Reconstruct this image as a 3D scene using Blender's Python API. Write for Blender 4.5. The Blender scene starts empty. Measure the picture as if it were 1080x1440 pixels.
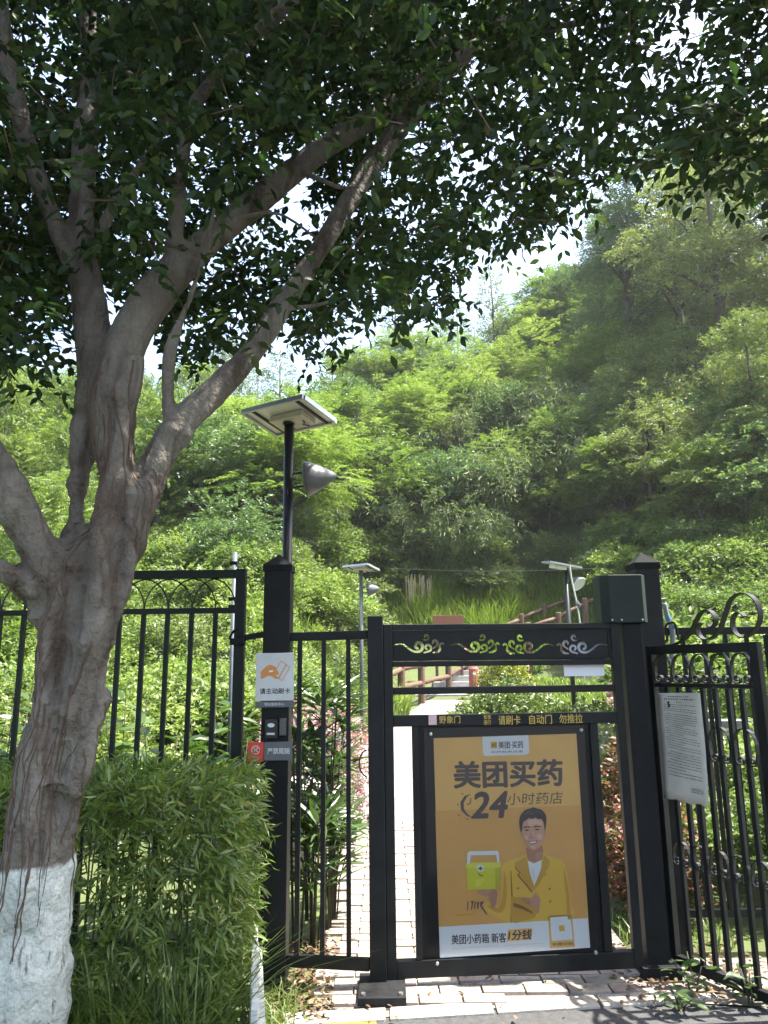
import bpy, math, random
import numpy as np
from mathutils import Vector, Matrix, bvhtree
random.seed(7)
RNG = np.random.default_rng(11)
SC = bpy.context.scene
COL = SC.collection

# ------------------------------------------------------------------ camera
PITCH, ROLL, FPX = math.radians(11.8), math.radians(0.68), 1050.0
EYE = np.array([0, 0, 1.5])
_R = np.array([1., 0, 0]); _F = np.array([0, math.cos(PITCH), math.sin(PITCH)])
_U = np.array([0, -math.sin(PITCH), math.cos(PITCH)])
CR = _R * math.cos(ROLL) - _U * math.sin(ROLL)
CU = _U * math.cos(ROLL) + _R * math.sin(ROLL)
cd = bpy.data.cameras.new('camera'); cam = bpy.data.objects.new('camera', cd); COL.objects.link(cam)
cd.sensor_width = 36; cd.lens = FPX / 1440 * 36; cd.clip_end = 600; cd.clip_start = 0.02
M = Matrix(((CR[0], CU[0], -_F[0], 0), (CR[1], CU[1], -_F[1], 0), (CR[2], CU[2], -_F[2], 1.5), (0, 0, 0, 1)))
cam.matrix_world = M
SC.camera = cam

# ------------------------------------------------------------------ light
SUN_EL, SUN_AZ = math.radians(66), math.radians(86)      # azimuth from +Y towards +X
w = bpy.data.worlds.new('World'); SC.world = w; w.use_nodes = True
wn = w.node_tree; bg = wn.nodes['Background']
sky = wn.nodes.new('ShaderNodeTexSky'); sky.sky_type = 'NISHITA'; sky.sun_disc = False
sky.sun_elevation = SUN_EL; sky.sun_rotation = SUN_AZ
sky.air_density = 1.0; sky.dust_density = 3.2; sky.ozone_density = .4
wn.links.new(sky.outputs[0], bg.inputs[0]); bg.inputs[1].default_value = 0.15
sd = bpy.data.lights.new('sun', 'SUN'); sd.energy = 5.0; sd.angle = math.radians(0.55); sd.color = (1, .95, .86)
sun = bpy.data.objects.new('sun', sd); COL.objects.link(sun)
sdir = Vector((math.sin(SUN_AZ) * math.cos(SUN_EL), math.cos(SUN_AZ) * math.cos(SUN_EL), math.sin(SUN_EL)))
sun.rotation_euler = sdir.to_track_quat('Z', 'Y').to_euler()
sun.location = (8, 10, 25)
SC.view_settings.view_transform = 'Standard'; SC.view_settings.look = 'None'
SC.view_settings.gamma = 1; SC.view_settings.use_curve_mapping = False
SC.view_settings.exposure = 2.2
SC.render.engine = 'CYCLES'
SC.cycles.max_bounces = 7; SC.cycles.diffuse_bounces = 3; SC.cycles.transmission_bounces = 4
SC.cycles.transparent_max_bounces = 8

# ------------------------------------------------------------------ layout helpers
def ray(px, py): return _F + (px - 540) / FPX * CR - (py - 720) / FPX * CU
def at(px, py, Y):
    d = ray(px, py); return EYE + d * (Y / d[1])
def project(P):
    d = np.asarray(P, float) - EYE; z = d @ _F
    return 540 + FPX * (d @ CR) / z, 720 - FPX * (d @ CU) / z, z

# ------------------------------------------------------------------ materials
def mat(name, color, rough=.6, metal=0, var=0.0, scale=8, bump=0, bscale=None, spec=.4, color2=None, detail=5, coat=0, stretch=None):
    m = bpy.data.materials.new(name); m.use_nodes = True
    nt = m.node_tree; b = nt.nodes['Principled BSDF']
    b.inputs['Base Color'].default_value = (*color, 1); b.inputs['Roughness'].default_value = rough
    b.inputs['Metallic'].default_value = metal; b.inputs['Specular IOR Level'].default_value = spec
    b.inputs['Coat Weight'].default_value = coat
    tc = nt.nodes.new('ShaderNodeTexCoord'); mp = nt.nodes.new('ShaderNodeMapping')
    nt.links.new(tc.outputs['Object'], mp.inputs[0])
    if stretch: mp.inputs['Scale'].default_value = stretch
    if var or color2:
        n = nt.nodes.new('ShaderNodeTexNoise'); n.inputs['Scale'].default_value = scale; n.inputs['Detail'].default_value = detail
        n.inputs['Roughness'].default_value = .65
        nt.links.new(mp.outputs[0], n.inputs['Vector'])
        r = nt.nodes.new('ShaderNodeValToRGB')
        c1 = color2 or tuple(max(0, c * (1 - var)) for c in color)
        c2 = color if color2 else tuple(min(1, c * (1 + var)) for c in color)
        r.color_ramp.elements[0].position = .32; r.color_ramp.elements[1].position = .68
        r.color_ramp.elements[0].color = (*c1, 1); r.color_ramp.elements[1].color = (*c2, 1)
        nt.links.new(n.outputs['Fac'], r.inputs[0]); nt.links.new(r.outputs[0], b.inputs['Base Color'])
        rr = nt.nodes.new('ShaderNodeMapRange'); rr.inputs[3].default_value = max(.05, rough - .12); rr.inputs[4].default_value = min(1, rough + .12)
        nt.links.new(n.outputs['Fac'], rr.inputs[0]); nt.links.new(rr.outputs[0], b.inputs['Roughness'])
    if bump:
        n2 = nt.nodes.new('ShaderNodeTexNoise'); n2.inputs['Scale'].default_value = bscale or scale * 4; n2.inputs['Detail'].default_value = 6
        nt.links.new(mp.outputs[0], n2.inputs['Vector'])
        bp = nt.nodes.new('ShaderNodeBump'); bp.inputs['Strength'].default_value = bump; bp.inputs['Distance'].default_value = .02
        nt.links.new(n2.outputs['Fac'], bp.inputs['Height']); nt.links.new(bp.outputs[0], b.inputs['Normal'])
    return m

def leafmat(name, stops, trans=.4, gloss=.05, objvar=.0, rough=.45):
    """stops: colours mixed per leaf; per-plant variation through Object Info"""
    m = bpy.data.materials.new(name); m.use_nodes = True
    nt = m.node_tree; nt.nodes.remove(nt.nodes['Principled BSDF'])
    out = nt.nodes['Material Output']; L = nt.links.new; N = nt.nodes.new
    g = N('ShaderNodeNewGeometry'); oi = N('ShaderNodeObjectInfo')
    ad = N('ShaderNodeMath'); ad.operation = 'ADD'
    mu = N('ShaderNodeMath'); mu.operation = 'MULTIPLY_ADD'; mu.inputs[1].default_value = objvar; mu.inputs[2].default_value = -objvar / 2
    L(oi.outputs['Random'], mu.inputs[0]); L(g.outputs['Random Per Island'], ad.inputs[0]); L(mu.outputs[0], ad.inputs[1])
    r = N('ShaderNodeValToRGB'); cr = r.color_ramp
    for i, (p, c) in enumerate(stops):
        e = cr.elements[i] if i < 2 else cr.elements.new(p)
        e.position = p; e.color = (*c, 1)
    L(ad.outputs[0], r.inputs[0])
    d = N('ShaderNodeBsdfDiffuse'); t = N('ShaderNodeBsdfTranslucent'); gl = N('ShaderNodeBsdfGlossy'); gl.inputs['Roughness'].default_value = rough
    hs = N('ShaderNodeMix'); hs.data_type = 'RGBA'; hs.blend_type = 'MULTIPLY'; hs.inputs[0].default_value = 1
    hs.inputs[7].default_value = (1.12, 1.25, .7, 1)
    L(r.outputs[0], hs.inputs[6]); L(r.outputs[0], d.inputs[0]); L(hs.outputs[2], t.inputs[0])
    x = N('ShaderNodeMixShader'); x.inputs[0].default_value = trans; L(d.outputs[0], x.inputs[1]); L(t.outputs[0], x.inputs[2])
    y = N('ShaderNodeMixShader'); y.inputs[0].default_value = gloss; L(x.outputs[0], y.inputs[1]); L(gl.outputs[0], y.inputs[2])
    L(y.outputs[0], out.inputs[0])
    return m

MT = {}
MT['black'] = mat('black_powder_coat', (.0085, .0095, .0095), .5, var=.65, scale=5, bump=.05, bscale=180, spec=.22)
MT['black2'] = mat('dusty_black_paint', (.007, .008, .008), .58, var=.5, scale=7, bump=.06, bscale=120, spec=.2)
MT['cap'] = mat('dusty_post_cap', (.014, .015, .015), .85, var=.4, scale=9, spec=.08)
MT['green_black'] = mat('dark_green_paint', (.006, .011, .008), .5, var=.4, scale=9, bump=.05, bscale=120, spec=.25)
MT['housing'] = mat('dark_grey_housing', (.014, .020, .017), .55, var=.25, scale=4, spec=.25)
MT['steel'] = mat('dull_steel', (.45, .45, .44), .35, metal=.9, var=.2, scale=40)
MT['grey_plate'] = mat('grey_plate', (.10, .105, .11), .5, var=.15, scale=15)
MT['white_plate'] = mat('white_sign_plate', (.55, .56, .55), .5, var=.1, scale=6, color2=(.45, .46, .45))
MT['white'] = mat('white_print', (.75, .75, .74), .5)
MT['black_print'] = mat('black_print', (.02, .02, .02), .6)
MT['red_plate'] = mat('red_plate', (.52, .05, .03), .45, var=.12, scale=10)
MT['pale_print'] = mat('pale_print', (.5, .5, .48), .5)
MT['orange_print'] = mat('orange_print', (.55, .22, .06), .5)
MT['gold_print'] = mat('gold_print', (.42, .30, .06), .5)
MT['pink_print'] = mat('pink_sticker', (.55, .38, .37), .5, var=.2, scale=200)

# ------------------------------------------------------------------ mesh helpers
def origin_of(o):
    while o.parent: o = o.parent
    return o
class MB:
    def __init__(s): s.v = []; s.f = []
    def add(s, vs, fs):
        n = len(s.v); s.v += [tuple(v) for v in vs]; s.f += [tuple(i + n for i in f) for f in fs]; return s
    def box(s, x0, x1, y0, y1, z0, z1, m=None):
        vs = [Vector(p) for p in ((x0, y0, z0), (x1, y0, z0), (x1, y1, z0), (x0, y1, z0), (x0, y0, z1), (x1, y0, z1), (x1, y1, z1), (x0, y1, z1))]
        if m: vs = [m @ v for v in vs]
        return s.add(vs, [(0, 3, 2, 1), (4, 5, 6, 7), (0, 1, 5, 4), (1, 2, 6, 5), (2, 3, 7, 6), (3, 0, 4, 7)])
    def bar(s, a, b, w, d=None, up=(0, 0, 1)):
        a = Vector(a); b = Vector(b); t = (b - a); L = t.length; t.normalize()
        u = Vector(up)
        if abs(t.dot(u)) > .98: u = Vector((0, 1, 0))
        sx = t.cross(u).normalized(); sy = sx.cross(t).normalized(); d = d or w
        vs = []
        for p in (a, b):
            for i, j in ((-1, -1), (1, -1), (1, 1), (-1, 1)): vs.append(p + sx * w / 2 * i + sy * d / 2 * j)
        return s.add(vs, [(0, 3, 2, 1), (4, 5, 6, 7), (0, 1, 5, 4), (1, 2, 6, 5), (2, 3, 7, 6), (3, 0, 4, 7)])
    def tube(s, pts, rad, n=8, cap=True):
        pts = [Vector(p) for p in pts]; k = len(pts)
        if not hasattr(rad, '__len__'): rad = [rad] * k
        vs = []; ref = None
        for i in range(k):
            t = (pts[min(i + 1, k - 1)] - pts[max(i - 1, 0)]).normalized()
            if ref is None: ref = t.orthogonal().normalized()
            ref = (ref - t * ref.dot(t)).normalized(); c = t.cross(ref)
            for j in range(n):
                a = 2 * math.pi * j / n; vs.append(pts[i] + (ref * math.cos(a) + c * math.sin(a)) * rad[i])
        fs = [(i * n + j, i * n + (j + 1) % n, (i + 1) * n + (j + 1) % n, (i + 1) * n + j) for i in range(k - 1) for j in range(n)]
        if cap: fs += [tuple(range(n))[::-1], tuple((k - 1) * n + j for j in range(n))]
        return s.add(vs, fs)
    def ribbon(s, pts, wdir, width, thick):
        """flat bar bent along pts; wdir = direction of its width"""
        pts = [Vector(p) for p in pts]; k = len(pts); wd = Vector(wdir).normalized(); vs = []
        for i in range(k):
            t = (pts[min(i + 1, k - 1)] - pts[max(i - 1, 0)]).normalized(); nn = t.cross(wd).normalized()
            for a, b in ((-1, -1), (1, -1), (1, 1), (-1, 1)): vs.append(pts[i] + wd * width / 2 * a + nn * thick / 2 * b)
        fs = [(i * 4 + j, i * 4 + (j + 1) % 4, (i + 1) * 4 + (j + 1) % 4, (i + 1) * 4 + j) for i in range(k - 1) for j in range(4)]
        fs += [(3, 2, 1, 0), tuple((k - 1) * 4 + j for j in range(4))]
        return s.add(vs, fs)
    def poly(s, pts, y, th=.0004):
        """flat print in the local XZ plane facing -Y"""
        n = len(pts)
        return s.add([(p[0], y, p[1]) for p in pts], [tuple(range(n))])
    def build(s, name, m, parent=None, smooth=False, world=False, bevel=0):
        me = bpy.data.meshes.new(name)
        v = s.v
        if world and parent:
            o = origin_of(parent).location; v = [(a - o.x, b - o.y, c - o.z) for a, b, c in v]
        me.from_pydata(v, [], s.f); me.materials.append(m)
        if smooth: me.polygons.foreach_set('use_smooth', [True] * len(me.polygons))
        me.update()
        ob = bpy.data.objects.new(name, me); COL.objects.link(ob); ob.parent = parent
        if bevel:
            b = ob.modifiers.new('bevel', 'BEVEL'); b.width = bevel; b.segments = 2; b.limit_method = 'ANGLE'
        return ob

def tag(o, label, cat, group=None, kind=None):
    if label: o['label'] = label
    if cat: o['category'] = cat
    if group: o['group'] = group
    if kind: o['kind'] = kind
    return o
def thing(name, label, cat, loc=(0, 0, 0), rz=0, group=None):
    o = bpy.data.objects.new(name, None); COL.objects.link(o); o.empty_display_size = .1
    o.location = Vector([float(c) for c in loc]); o.rotation_euler = (0, 0, rz)
    return tag(o, label, cat, group)
def copy_thing(root, loc, rz=0, scale=1, label=None):
    r = root.copy(); COL.objects.link(r); r.location = Vector([float(c) for c in loc]); r.rotation_euler = (0, 0, rz)
    r.scale = (scale,) * 3 if not hasattr(scale, '__len__') else scale
    if label: r['label'] = label
    for ch in root.children:
        c = ch.copy(); COL.objects.link(c); c.parent = r
        for g in ch.children:
            d = g.copy(); COL.objects.link(d); d.parent = c
    return r

def npmesh(name, V, T, m, parent=None, smooth=False):
    me = bpy.data.meshes.new(name); nv, nt = len(V), len(T)
    me.vertices.add(nv); me.vertices.foreach_set('co', np.ascontiguousarray(V, np.float32).ravel())
    me.loops.add(nt * 3); me.loops.foreach_set('vertex_index', np.ascontiguousarray(T, np.int32).ravel())
    me.polygons.add(nt); me.polygons.foreach_set('loop_start', np.arange(0, nt * 3, 3, dtype=np.int32))
    me.polygons.foreach_set('loop_total', np.full(nt, 3, np.int32))
    if smooth: me.polygons.foreach_set('use_smooth', np.ones(nt, bool))
    me.update(calc_edges=True); me.materials.append(m)
    ob = bpy.data.objects.new(name, me); COL.objects.link(ob); ob.parent = parent
    return ob

# leaf templates: x width, y length, z lift
TPL = {
 'diamond': (np.array([[0, 0, 0], [-.5, .45, .07], [.5, .45, .07], [0, 1, -.06]]), np.array([[0, 3, 1], [0, 2, 3]])),
 'oval': (np.array([[0, 0, 0], [-.34, .22, .05], [.34, .22, .05], [-.5, .55, .06], [.5, .55, .06], [-.27, .84, .0], [.27, .84, 0], [0, 1.03, -.1], [0, .22, .0], [0, .55, -.01]]),
          np.array([[0, 8, 1], [1, 8, 9], [1, 9, 3], [3, 9, 5], [5, 9, 7], [0, 2, 8], [2, 9, 8], [2, 4, 9], [4, 6, 9], [6, 7, 9]])),
 'lance': (np.array([[0, 0, 0], [-.5, .3, .04], [.5, .3, .04], [-.4, .62, 0], [.4, .62, 0], [0, 1, -.14], [0, .3, .01], [0, .62, -.02]]),
           np.array([[0, 6, 1], [1, 6, 7], [1, 7, 3], [3, 7, 5], [0, 2, 6], [2, 7, 6], [2, 4, 7], [4, 5, 7]])),
}
def unit(a): return a / np.maximum(np.linalg.norm(a, axis=-1, keepdims=True), 1e-9)
def frames(d, n):
    d = unit(d); s = unit(np.cross(d, n)); n = np.cross(s, d); return d, s, n
def leaves(P, D, Nn, L, W, tpl='diamond'):
    """arrays of leaf placements -> vertices, triangles"""
    V, T = TPL[tpl]; d, s, n = frames(D, Nn)
    X = P[:, None] + V[None, :, 1:2] * (d * L[:, None])[:, None] + V[None, :, 0:1] * (s * W[:, None])[:, None] + V[None, :, 2:3] * (n * L[:, None])[:, None]
    k = len(V); TT = T[None] + (np.arange(len(P)) * k)[:, None, None]
    return X.reshape(-1, 3), TT.reshape(-1, 3)
def leaf_object(name, me, p, d, n, L, W, parent):
    o = bpy.data.objects.new(name, me); COL.objects.link(o); o.parent = parent
    d, s, n = frames(np.array([d]), np.array([n])); d, s, n = d[0], s[0], n[0]
    a = s * W; b = d * L; c = n * L
    o.matrix_basis = Matrix(((a[0], b[0], c[0], p[0]), (a[1], b[1], c[1], p[1]), (a[2], b[2], c[2], p[2]), (0, 0, 0, 1)))
    return o
def leaf_mesh(name, tpl, m):
    V, T = TPL[tpl]; me = bpy.data.meshes.new(name); me.from_pydata([tuple(v) for v in V], [], [tuple(int(i) for i in t) for t in T])
    me.materials.append(m); me.update(); return me
def rvec(n): return unit(RNG.normal(size=(n, 3)))
def sprays(C, D, per, length, droop, leafL, leafW, flat=.6, spread=.8, frond=False, jitter=.25, up=None):
    """twigs starting at C in direction D, each carrying `per` leaves; returns leaf arrays"""
    n = len(C); t = np.tile(np.linspace(.1, 1, per), n) + RNG.uniform(-.04, .04, n * per)
    Lr = np.repeat(length * RNG.uniform(.7, 1.2, n), per); c = np.repeat(C, per, 0); d = np.repeat(unit(D), per, 0)
    g = np.array([0, 0, -1.])
    P = c + d * (Lr * t)[:, None] + g * (droop * Lr * t * t)[:, None]
    tang = unit(d + g * (2 * droop * t)[:, None])
    upv = np.array([0, 0, 1.]) * flat + np.repeat(rvec(n), per, 0) * (1 - flat)
    side = unit(np.cross(tang, upv))
    alt = np.where(np.arange(n * per) % 2 == 0, 1., -1.)[:, None]
    if frond:
        LD = tang * .45 + side * alt * .9 + g * .12
    else:
        LD = tang * (1 - spread * .5) + side * alt * spread + RNG.normal(size=(n * per, 3)) * jitter
    NN = unit(upv + RNG.normal(size=(n * per, 3)) * jitter)
    if not frond: P = P + RNG.normal(size=P.shape) * length * .06
    sc = RNG.uniform(.7, 1.2, n * per)
    return P, LD, NN, leafL * sc, leafW * sc

# text as mesh, fitted into a box of the local XZ plane
def text(s, name, m, parent, x0, x1, z0, z1, y, bold=0.0, shear=0, th=.0003):
    cu = bpy.data.curves.new('t', 'FONT'); cu.body = s; cu.size = 1; cu.fill_mode = 'BOTH'; cu.shear = shear; cu.resolution_u = 3
    ob = bpy.data.objects.new('t', cu); COL.objects.link(ob)
    dg = bpy.context.evaluated_depsgraph_get(); me = bpy.data.meshes.new_from_object(ob.evaluated_get(dg))
    bpy.data.objects.remove(ob); bpy.data.curves.remove(cu)
    n = len(me.vertices); co = np.zeros(n * 3, np.float32); me.vertices.foreach_get('co', co); co = co.reshape(-1, 3)
    lo, hi = co.min(0), co.max(0)
    out = np.zeros_like(co)
    out[:, 0] = x0 + (co[:, 0] - lo[0]) / (hi[0] - lo[0]) * (x1 - x0)
    out[:, 2] = z0 + (co[:, 1] - lo[1]) / (hi[1] - lo[1]) * (z1 - z0); out[:, 1] = y
    me.vertices.foreach_set('co', out.ravel())
    if bold:      # heavier strokes: the same flat print repeated with a small shift
        h = (z1 - z0) * bold * 1.25; v = [tuple(p) for p in out]; f = [tuple(p.vertices) for p in me.polygons]; q = MB()
        for i, (dx, dz) in enumerate(((-1, 0), (1, 0), (0, -.8), (0, .8), (-.7, -.6), (.7, .6), (-.7, .6), (.7, -.6))):
            q.add([(p[0] + dx * h, p[1] - i * .00003, p[2] + dz * h) for p in v], f)
        me = bpy.data.meshes.new(name); me.from_pydata(q.v, [], q.f)
    me.materials.clear(); me.materials.append(m); me.update(); me.name = name
    o = bpy.data.objects.new(name, me); COL.objects.link(o); o.parent = parent
    return o
def outline_sheet(name, outer, holes, th, m, parent, y):
    """plate in local XZ with cut-out holes, as a filled 2D curve turned into a mesh"""
    cu = bpy.data.curves.new('c', 'CURVE'); cu.dimensions = '2D'; cu.fill_mode = 'BOTH'; cu.extrude = th / 2
    for pts in [outer] + holes:
        sp = cu.splines.new('POLY'); sp.points.add(len(pts) - 1)
        for q, p in zip(sp.points, pts): q.co = (p[0], p[1], 0, 1)
        sp.use_cyclic_u = True
    ob = bpy.data.objects.new('c', cu); COL.objects.link(ob)
    dg = bpy.context.evaluated_depsgraph_get(); me = bpy.data.meshes.new_from_object(ob.evaluated_get(dg))
    bpy.data.objects.remove(ob); bpy.data.curves.remove(cu)
    for v in me.vertices: v.co = Vector((v.co.x, y - v.co.z, v.co.y))
    me.materials.clear(); me.materials.append(m); me.update(); me.name = name
    o = bpy.data.objects.new(name, me); COL.objects.link(o); o.parent = parent
    return o
def smooth_path(pts, k=8):
    P = [np.array(p, float) for p in pts]; out = []
    for i in range(len(P) - 1):
        p0 = P[max(i - 1, 0)]; p1 = P[i]; p2 = P[i + 1]; p3 = P[min(i + 2, len(P) - 1)]
        for j in range(k):
            t = j / k
            out.append(.5 * (2 * p1 + (p2 - p0) * t + (2 * p0 - 5 * p1 + 4 * p2 - p3) * t * t + (3 * p1 - p0 - 3 * p2 + p3) * t ** 3))
    out.append(P[-1]); return out
def sstep(a, b, x):
    t = np.clip((x - a) / (b - a), 0, 1); return t * t * (3 - 2 * t)

# ================================================================== terrain
def nz(x, y, s=1.0):
    return (np.sin(x * 1.3 * s + 1.7) * np.cos(y * 1.1 * s - .4) + .5 * np.sin(x * 2.9 * s - y * 2.3 * s) + .35 * np.sin(x * 4.7 * s + y * 5.1 * s + 2)) / 1.85
def path_x(y):      # centre line of the path
    return .45 + .95 * sstep(10, 19, y) * ((np.maximum(y, 10) - 10) / 9.) ** 1.0
def height(x, y):
    x = np.asarray(x, float); y = np.asarray(y, float)
    base = .046 * np.maximum(y - 5, 0)
    y0 = 11.5 + 4.0 * sstep(3, 9, x)
    slope = .32 + .15 * sstep(-7, 5, x) + .23 * sstep(5.5, 14, x)
    t = y - y0; sp = np.where(t > 12, t, np.log1p(np.exp(np.minimum(t, 12) * 1.2)) / 1.2)
    sp = np.where(sp > 28, 28 + (sp - 28) * .25, sp)
    gully = sstep(-2.8, -.6, x) * (1 - sstep(4.5, 9, x))
    h = slope * sp * (1 - gully * (1 - sstep(18.5, 34, y)))
    h = h + .55 * np.exp(-((x - 3.6) / 1.6) ** 2 - ((y - 15) / 2.2) ** 2)
    rough = sstep(7, 16, y) * .35 * nz(x, y, .6) * np.clip(np.abs(x - path_x(y)) - .9, 0, 1)
    return base + h + rough - .03
def hgt(x, y): return float(height(np.array([x]), np.array([y]))[0])

xs = np.concatenate([np.linspace(-60, -12, 30), np.linspace(-11.6, 14, 90), np.linspace(14.6, 60, 30)])
ys = np.concatenate([np.linspace(-30, 3, 8), np.linspace(3.3, 26, 100), np.linspace(26.5, 60, 60), np.linspace(65, 160, 12)])
X, Y = np.meshgrid(xs, ys); Z = height(X, Y)
V = np.stack([X, Y, Z], -1).reshape(-1, 3); nx, ny = len(xs), len(ys)
I = (np.arange(ny - 1)[:, None] * nx + np.arange(nx - 1)[None]).ravel()
T = np.concatenate([np.stack([I, I + 1, I + nx + 1], 1), np.stack([I, I + nx + 1, I + nx], 1)])
MT['soil'] = mat('soil_and_moss', (.075, .105, .028), .95, color2=(.055, .06, .022), scale=1.3, bump=.5, bscale=14)
tag(npmesh('ground', V, T, MT['soil'], smooth=True), 'earth and moss ground rising into the wooded hillside', 'ground', kind='structure')

# road in front of the gate
MT['asphalt'] = mat('asphalt', (.055, .055, .055), .85, var=.3, scale=30, bump=.4, bscale=160)
g = MB(); g.add([(-9, -25, 0), (9, -25, 0), (9, 3.5, 0), (2.2, 3.62, 0), (1.05, 3.80, 0), (.3, 3.70, 0), (-.48, 3.6, 0), (-.5, 2.9, 0), (-.5, 1.0, 0), (-9, .9, 0)], [tuple(range(10))])
tag(g.build('road', MT['asphalt']), 'grey asphalt in front of the gate', 'road', kind='structure')
g = MB(); g.box(-.50, -.06, 3.50, 3.604, .001, .006)
tag(g.build('painted_line', mat('yellow_road_paint', (.55, .38, .03), .7, var=.2, scale=30)), 'short yellow painted line at the edge of the asphalt', 'road marking', kind='structure')

# paved path with bricks
MT['paver'] = mat('pale_paver', (.25, .22, .185), .85, var=.35, scale=14, bump=.3, bscale=90)  # strong tone variation in both pavers stands in for grey shade dapples
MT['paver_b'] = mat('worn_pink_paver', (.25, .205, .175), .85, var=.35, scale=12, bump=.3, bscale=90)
MT['mortar'] = mat('sandy_joint', (.17, .15, .125), .95, var=.3, scale=30)
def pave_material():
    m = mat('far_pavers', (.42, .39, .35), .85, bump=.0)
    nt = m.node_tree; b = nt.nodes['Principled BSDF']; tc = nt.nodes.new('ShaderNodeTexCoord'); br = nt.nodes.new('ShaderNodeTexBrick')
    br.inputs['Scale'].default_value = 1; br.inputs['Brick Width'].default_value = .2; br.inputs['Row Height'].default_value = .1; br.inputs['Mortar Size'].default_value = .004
    br.inputs['Color1'].default_value = (.23, .21, .185, 1); br.inputs['Color2'].default_value = (.16, .148, .135, 1); br.inputs['Mortar'].default_value = (.12, .11, .10, 1)  # darker brick tone also stands in for grey shade dapples
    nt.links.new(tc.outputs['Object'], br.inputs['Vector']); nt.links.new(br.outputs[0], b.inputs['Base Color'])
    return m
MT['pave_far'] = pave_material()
def path_strip(y0, y1, z, hw0=.8, n=60):
    yy = np.linspace(y0, y1, n); v = []; f = []
    for y in yy:
        hw = hw0 - .28 * float(sstep(12, 18, y)); c = float(path_x(y))
        for s in (-hw, hw): v.append((c + s, y, .046 * max(y - 5, 0) + z))
    for i in range(n - 1): f.append((2 * i, 2 * i + 1, 2 * i + 3, 2 * i + 2))
    return MB().add(v, f)
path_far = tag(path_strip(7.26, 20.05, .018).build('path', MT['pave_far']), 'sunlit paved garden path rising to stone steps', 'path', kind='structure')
g = MB(); g.add([(-.36, 3.602, .004), (.3, 3.704, .004), (1.05, 3.806, .004), (2.2, 3.63, .004), (2.3, 4.25, .004), (1.28, 4.3, .004), (1.27, 7.31, .11), (-.37, 7.31, .11), (-.36, 5, .004)], [(0, 1, 2, 3, 4, 5, 8), (8, 5, 6, 7)])
path = tag(g.build('path', MT['mortar']), 'brick paved path under and behind the gate', 'path', kind='structure')
def brick_mesh(i):
    b = MB(); j = .004
    b.box(-.0965, .0965, -.0465, .0465, 0, .03)
    me = bpy.data.meshes.new('brick'); v = [Vector(p) for p in b.v]
    for p in v[4:]: p.x += random.uniform(-.004, .004) * 0 ; p.x *= .988; p.y *= .975
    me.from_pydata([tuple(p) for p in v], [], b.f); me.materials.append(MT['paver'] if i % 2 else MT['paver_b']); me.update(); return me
BR = [brick_mesh(i) for i in range(4)]
nb = 0
for r in range(36):
    y = 3.70 + r * .1005
    for c in range(9):
        x = -.27 + c * .201 - (.1 if r % 2 else 0)
        if x < -.3 or x > 1.22: continue
        edge = 3.66 + (x + .36) * .12 if x < .9 else 3.80
        if y < edge + .04: continue
        o = bpy.data.objects.new('brick', BR[random.randrange(4)]); COL.objects.link(o); o.parent = path
        o.location = (x, y, .046 * max(y - 5, 0) + .006 + random.uniform(-.003, .003) - .018)
        o.rotation_euler = (math.atan(.046) if y > 5 else 0, random.uniform(-.01, .01), random.uniform(-.012, .012)); nb += 1
# concrete strip at the edge of the asphalt
MT['concrete'] = mat('worn_concrete', (.31, .285, .245), .9, var=.25, scale=9, bump=.35, bscale=60)
g = MB()
for i, (x0, x1) in enumerate(((-.46, -.02), (0, .46), (.475, .94), (.955, 1.5))):
    ya = 3.575 + .135 * (max(x0, -.4) + .4) * .8; yb = 3.575 + .135 * (x1 + .4) * .8
    g.add([(x0, ya, .012), (x1, yb, .012), (x1, yb + .11, .014), (x0, ya + .11, .014), (x0, ya, -.05), (x1, yb, -.05), (x1, yb + .11, -.05), (x0, ya + .11, -.05)],
          [(0, 1, 2, 3), (0, 4, 5, 1), (1, 5, 6, 2), (2, 6, 7, 3), (3, 7, 4, 0)])
tag(g.build('kerb', MT['concrete'], bevel=.004), 'worn pale concrete edging between asphalt and paving', 'kerb', kind='structure')
# stone steps
st = thing('stone_steps', 'grey stone steps at the far end of the garden path', 'steps', (1.35, 20.0, .66))
MT['step'] = mat('grey_step_stone', (.30, .29, .27), .85, var=.2, scale=6, bump=.2)
for i in range(9):
    z0 = .66 + .15 * i; xo = 1.35 + .28 * i + (.0); yo = 20.0 + .42 * i
    MB().box(xo - .62, xo + .75, yo, yo + .6, z0 - .3, z0 + .15).build('step', MT['step'], st, world=True, bevel=.01)

def ground_hit(px, py, y0=5.0, y1=60):
    for Yq in np.linspace(y0, y1, 900):
        p = at(px, py, Yq)
        if p[2] < hgt(float(p[0]), Yq): return float(p[0]), float(Yq), float(p[2])
    return float(p[0]), y1, float(p[2])

# ================================================================== gate hardware
def plane_uv(O, ang):
    e = np.array([math.cos(ang), math.sin(ang), 0]); n = np.array([-math.sin(ang), math.cos(ang), 0]); O = np.array(O, float)
    def fn(px, py, off=0.0):
        d = ray(px, py); t = ((O + n * off - EYE) @ n) / (d @ n); P = EYE + d * t - O
        return float(P @ e), float(P[2])
    return fn

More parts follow.
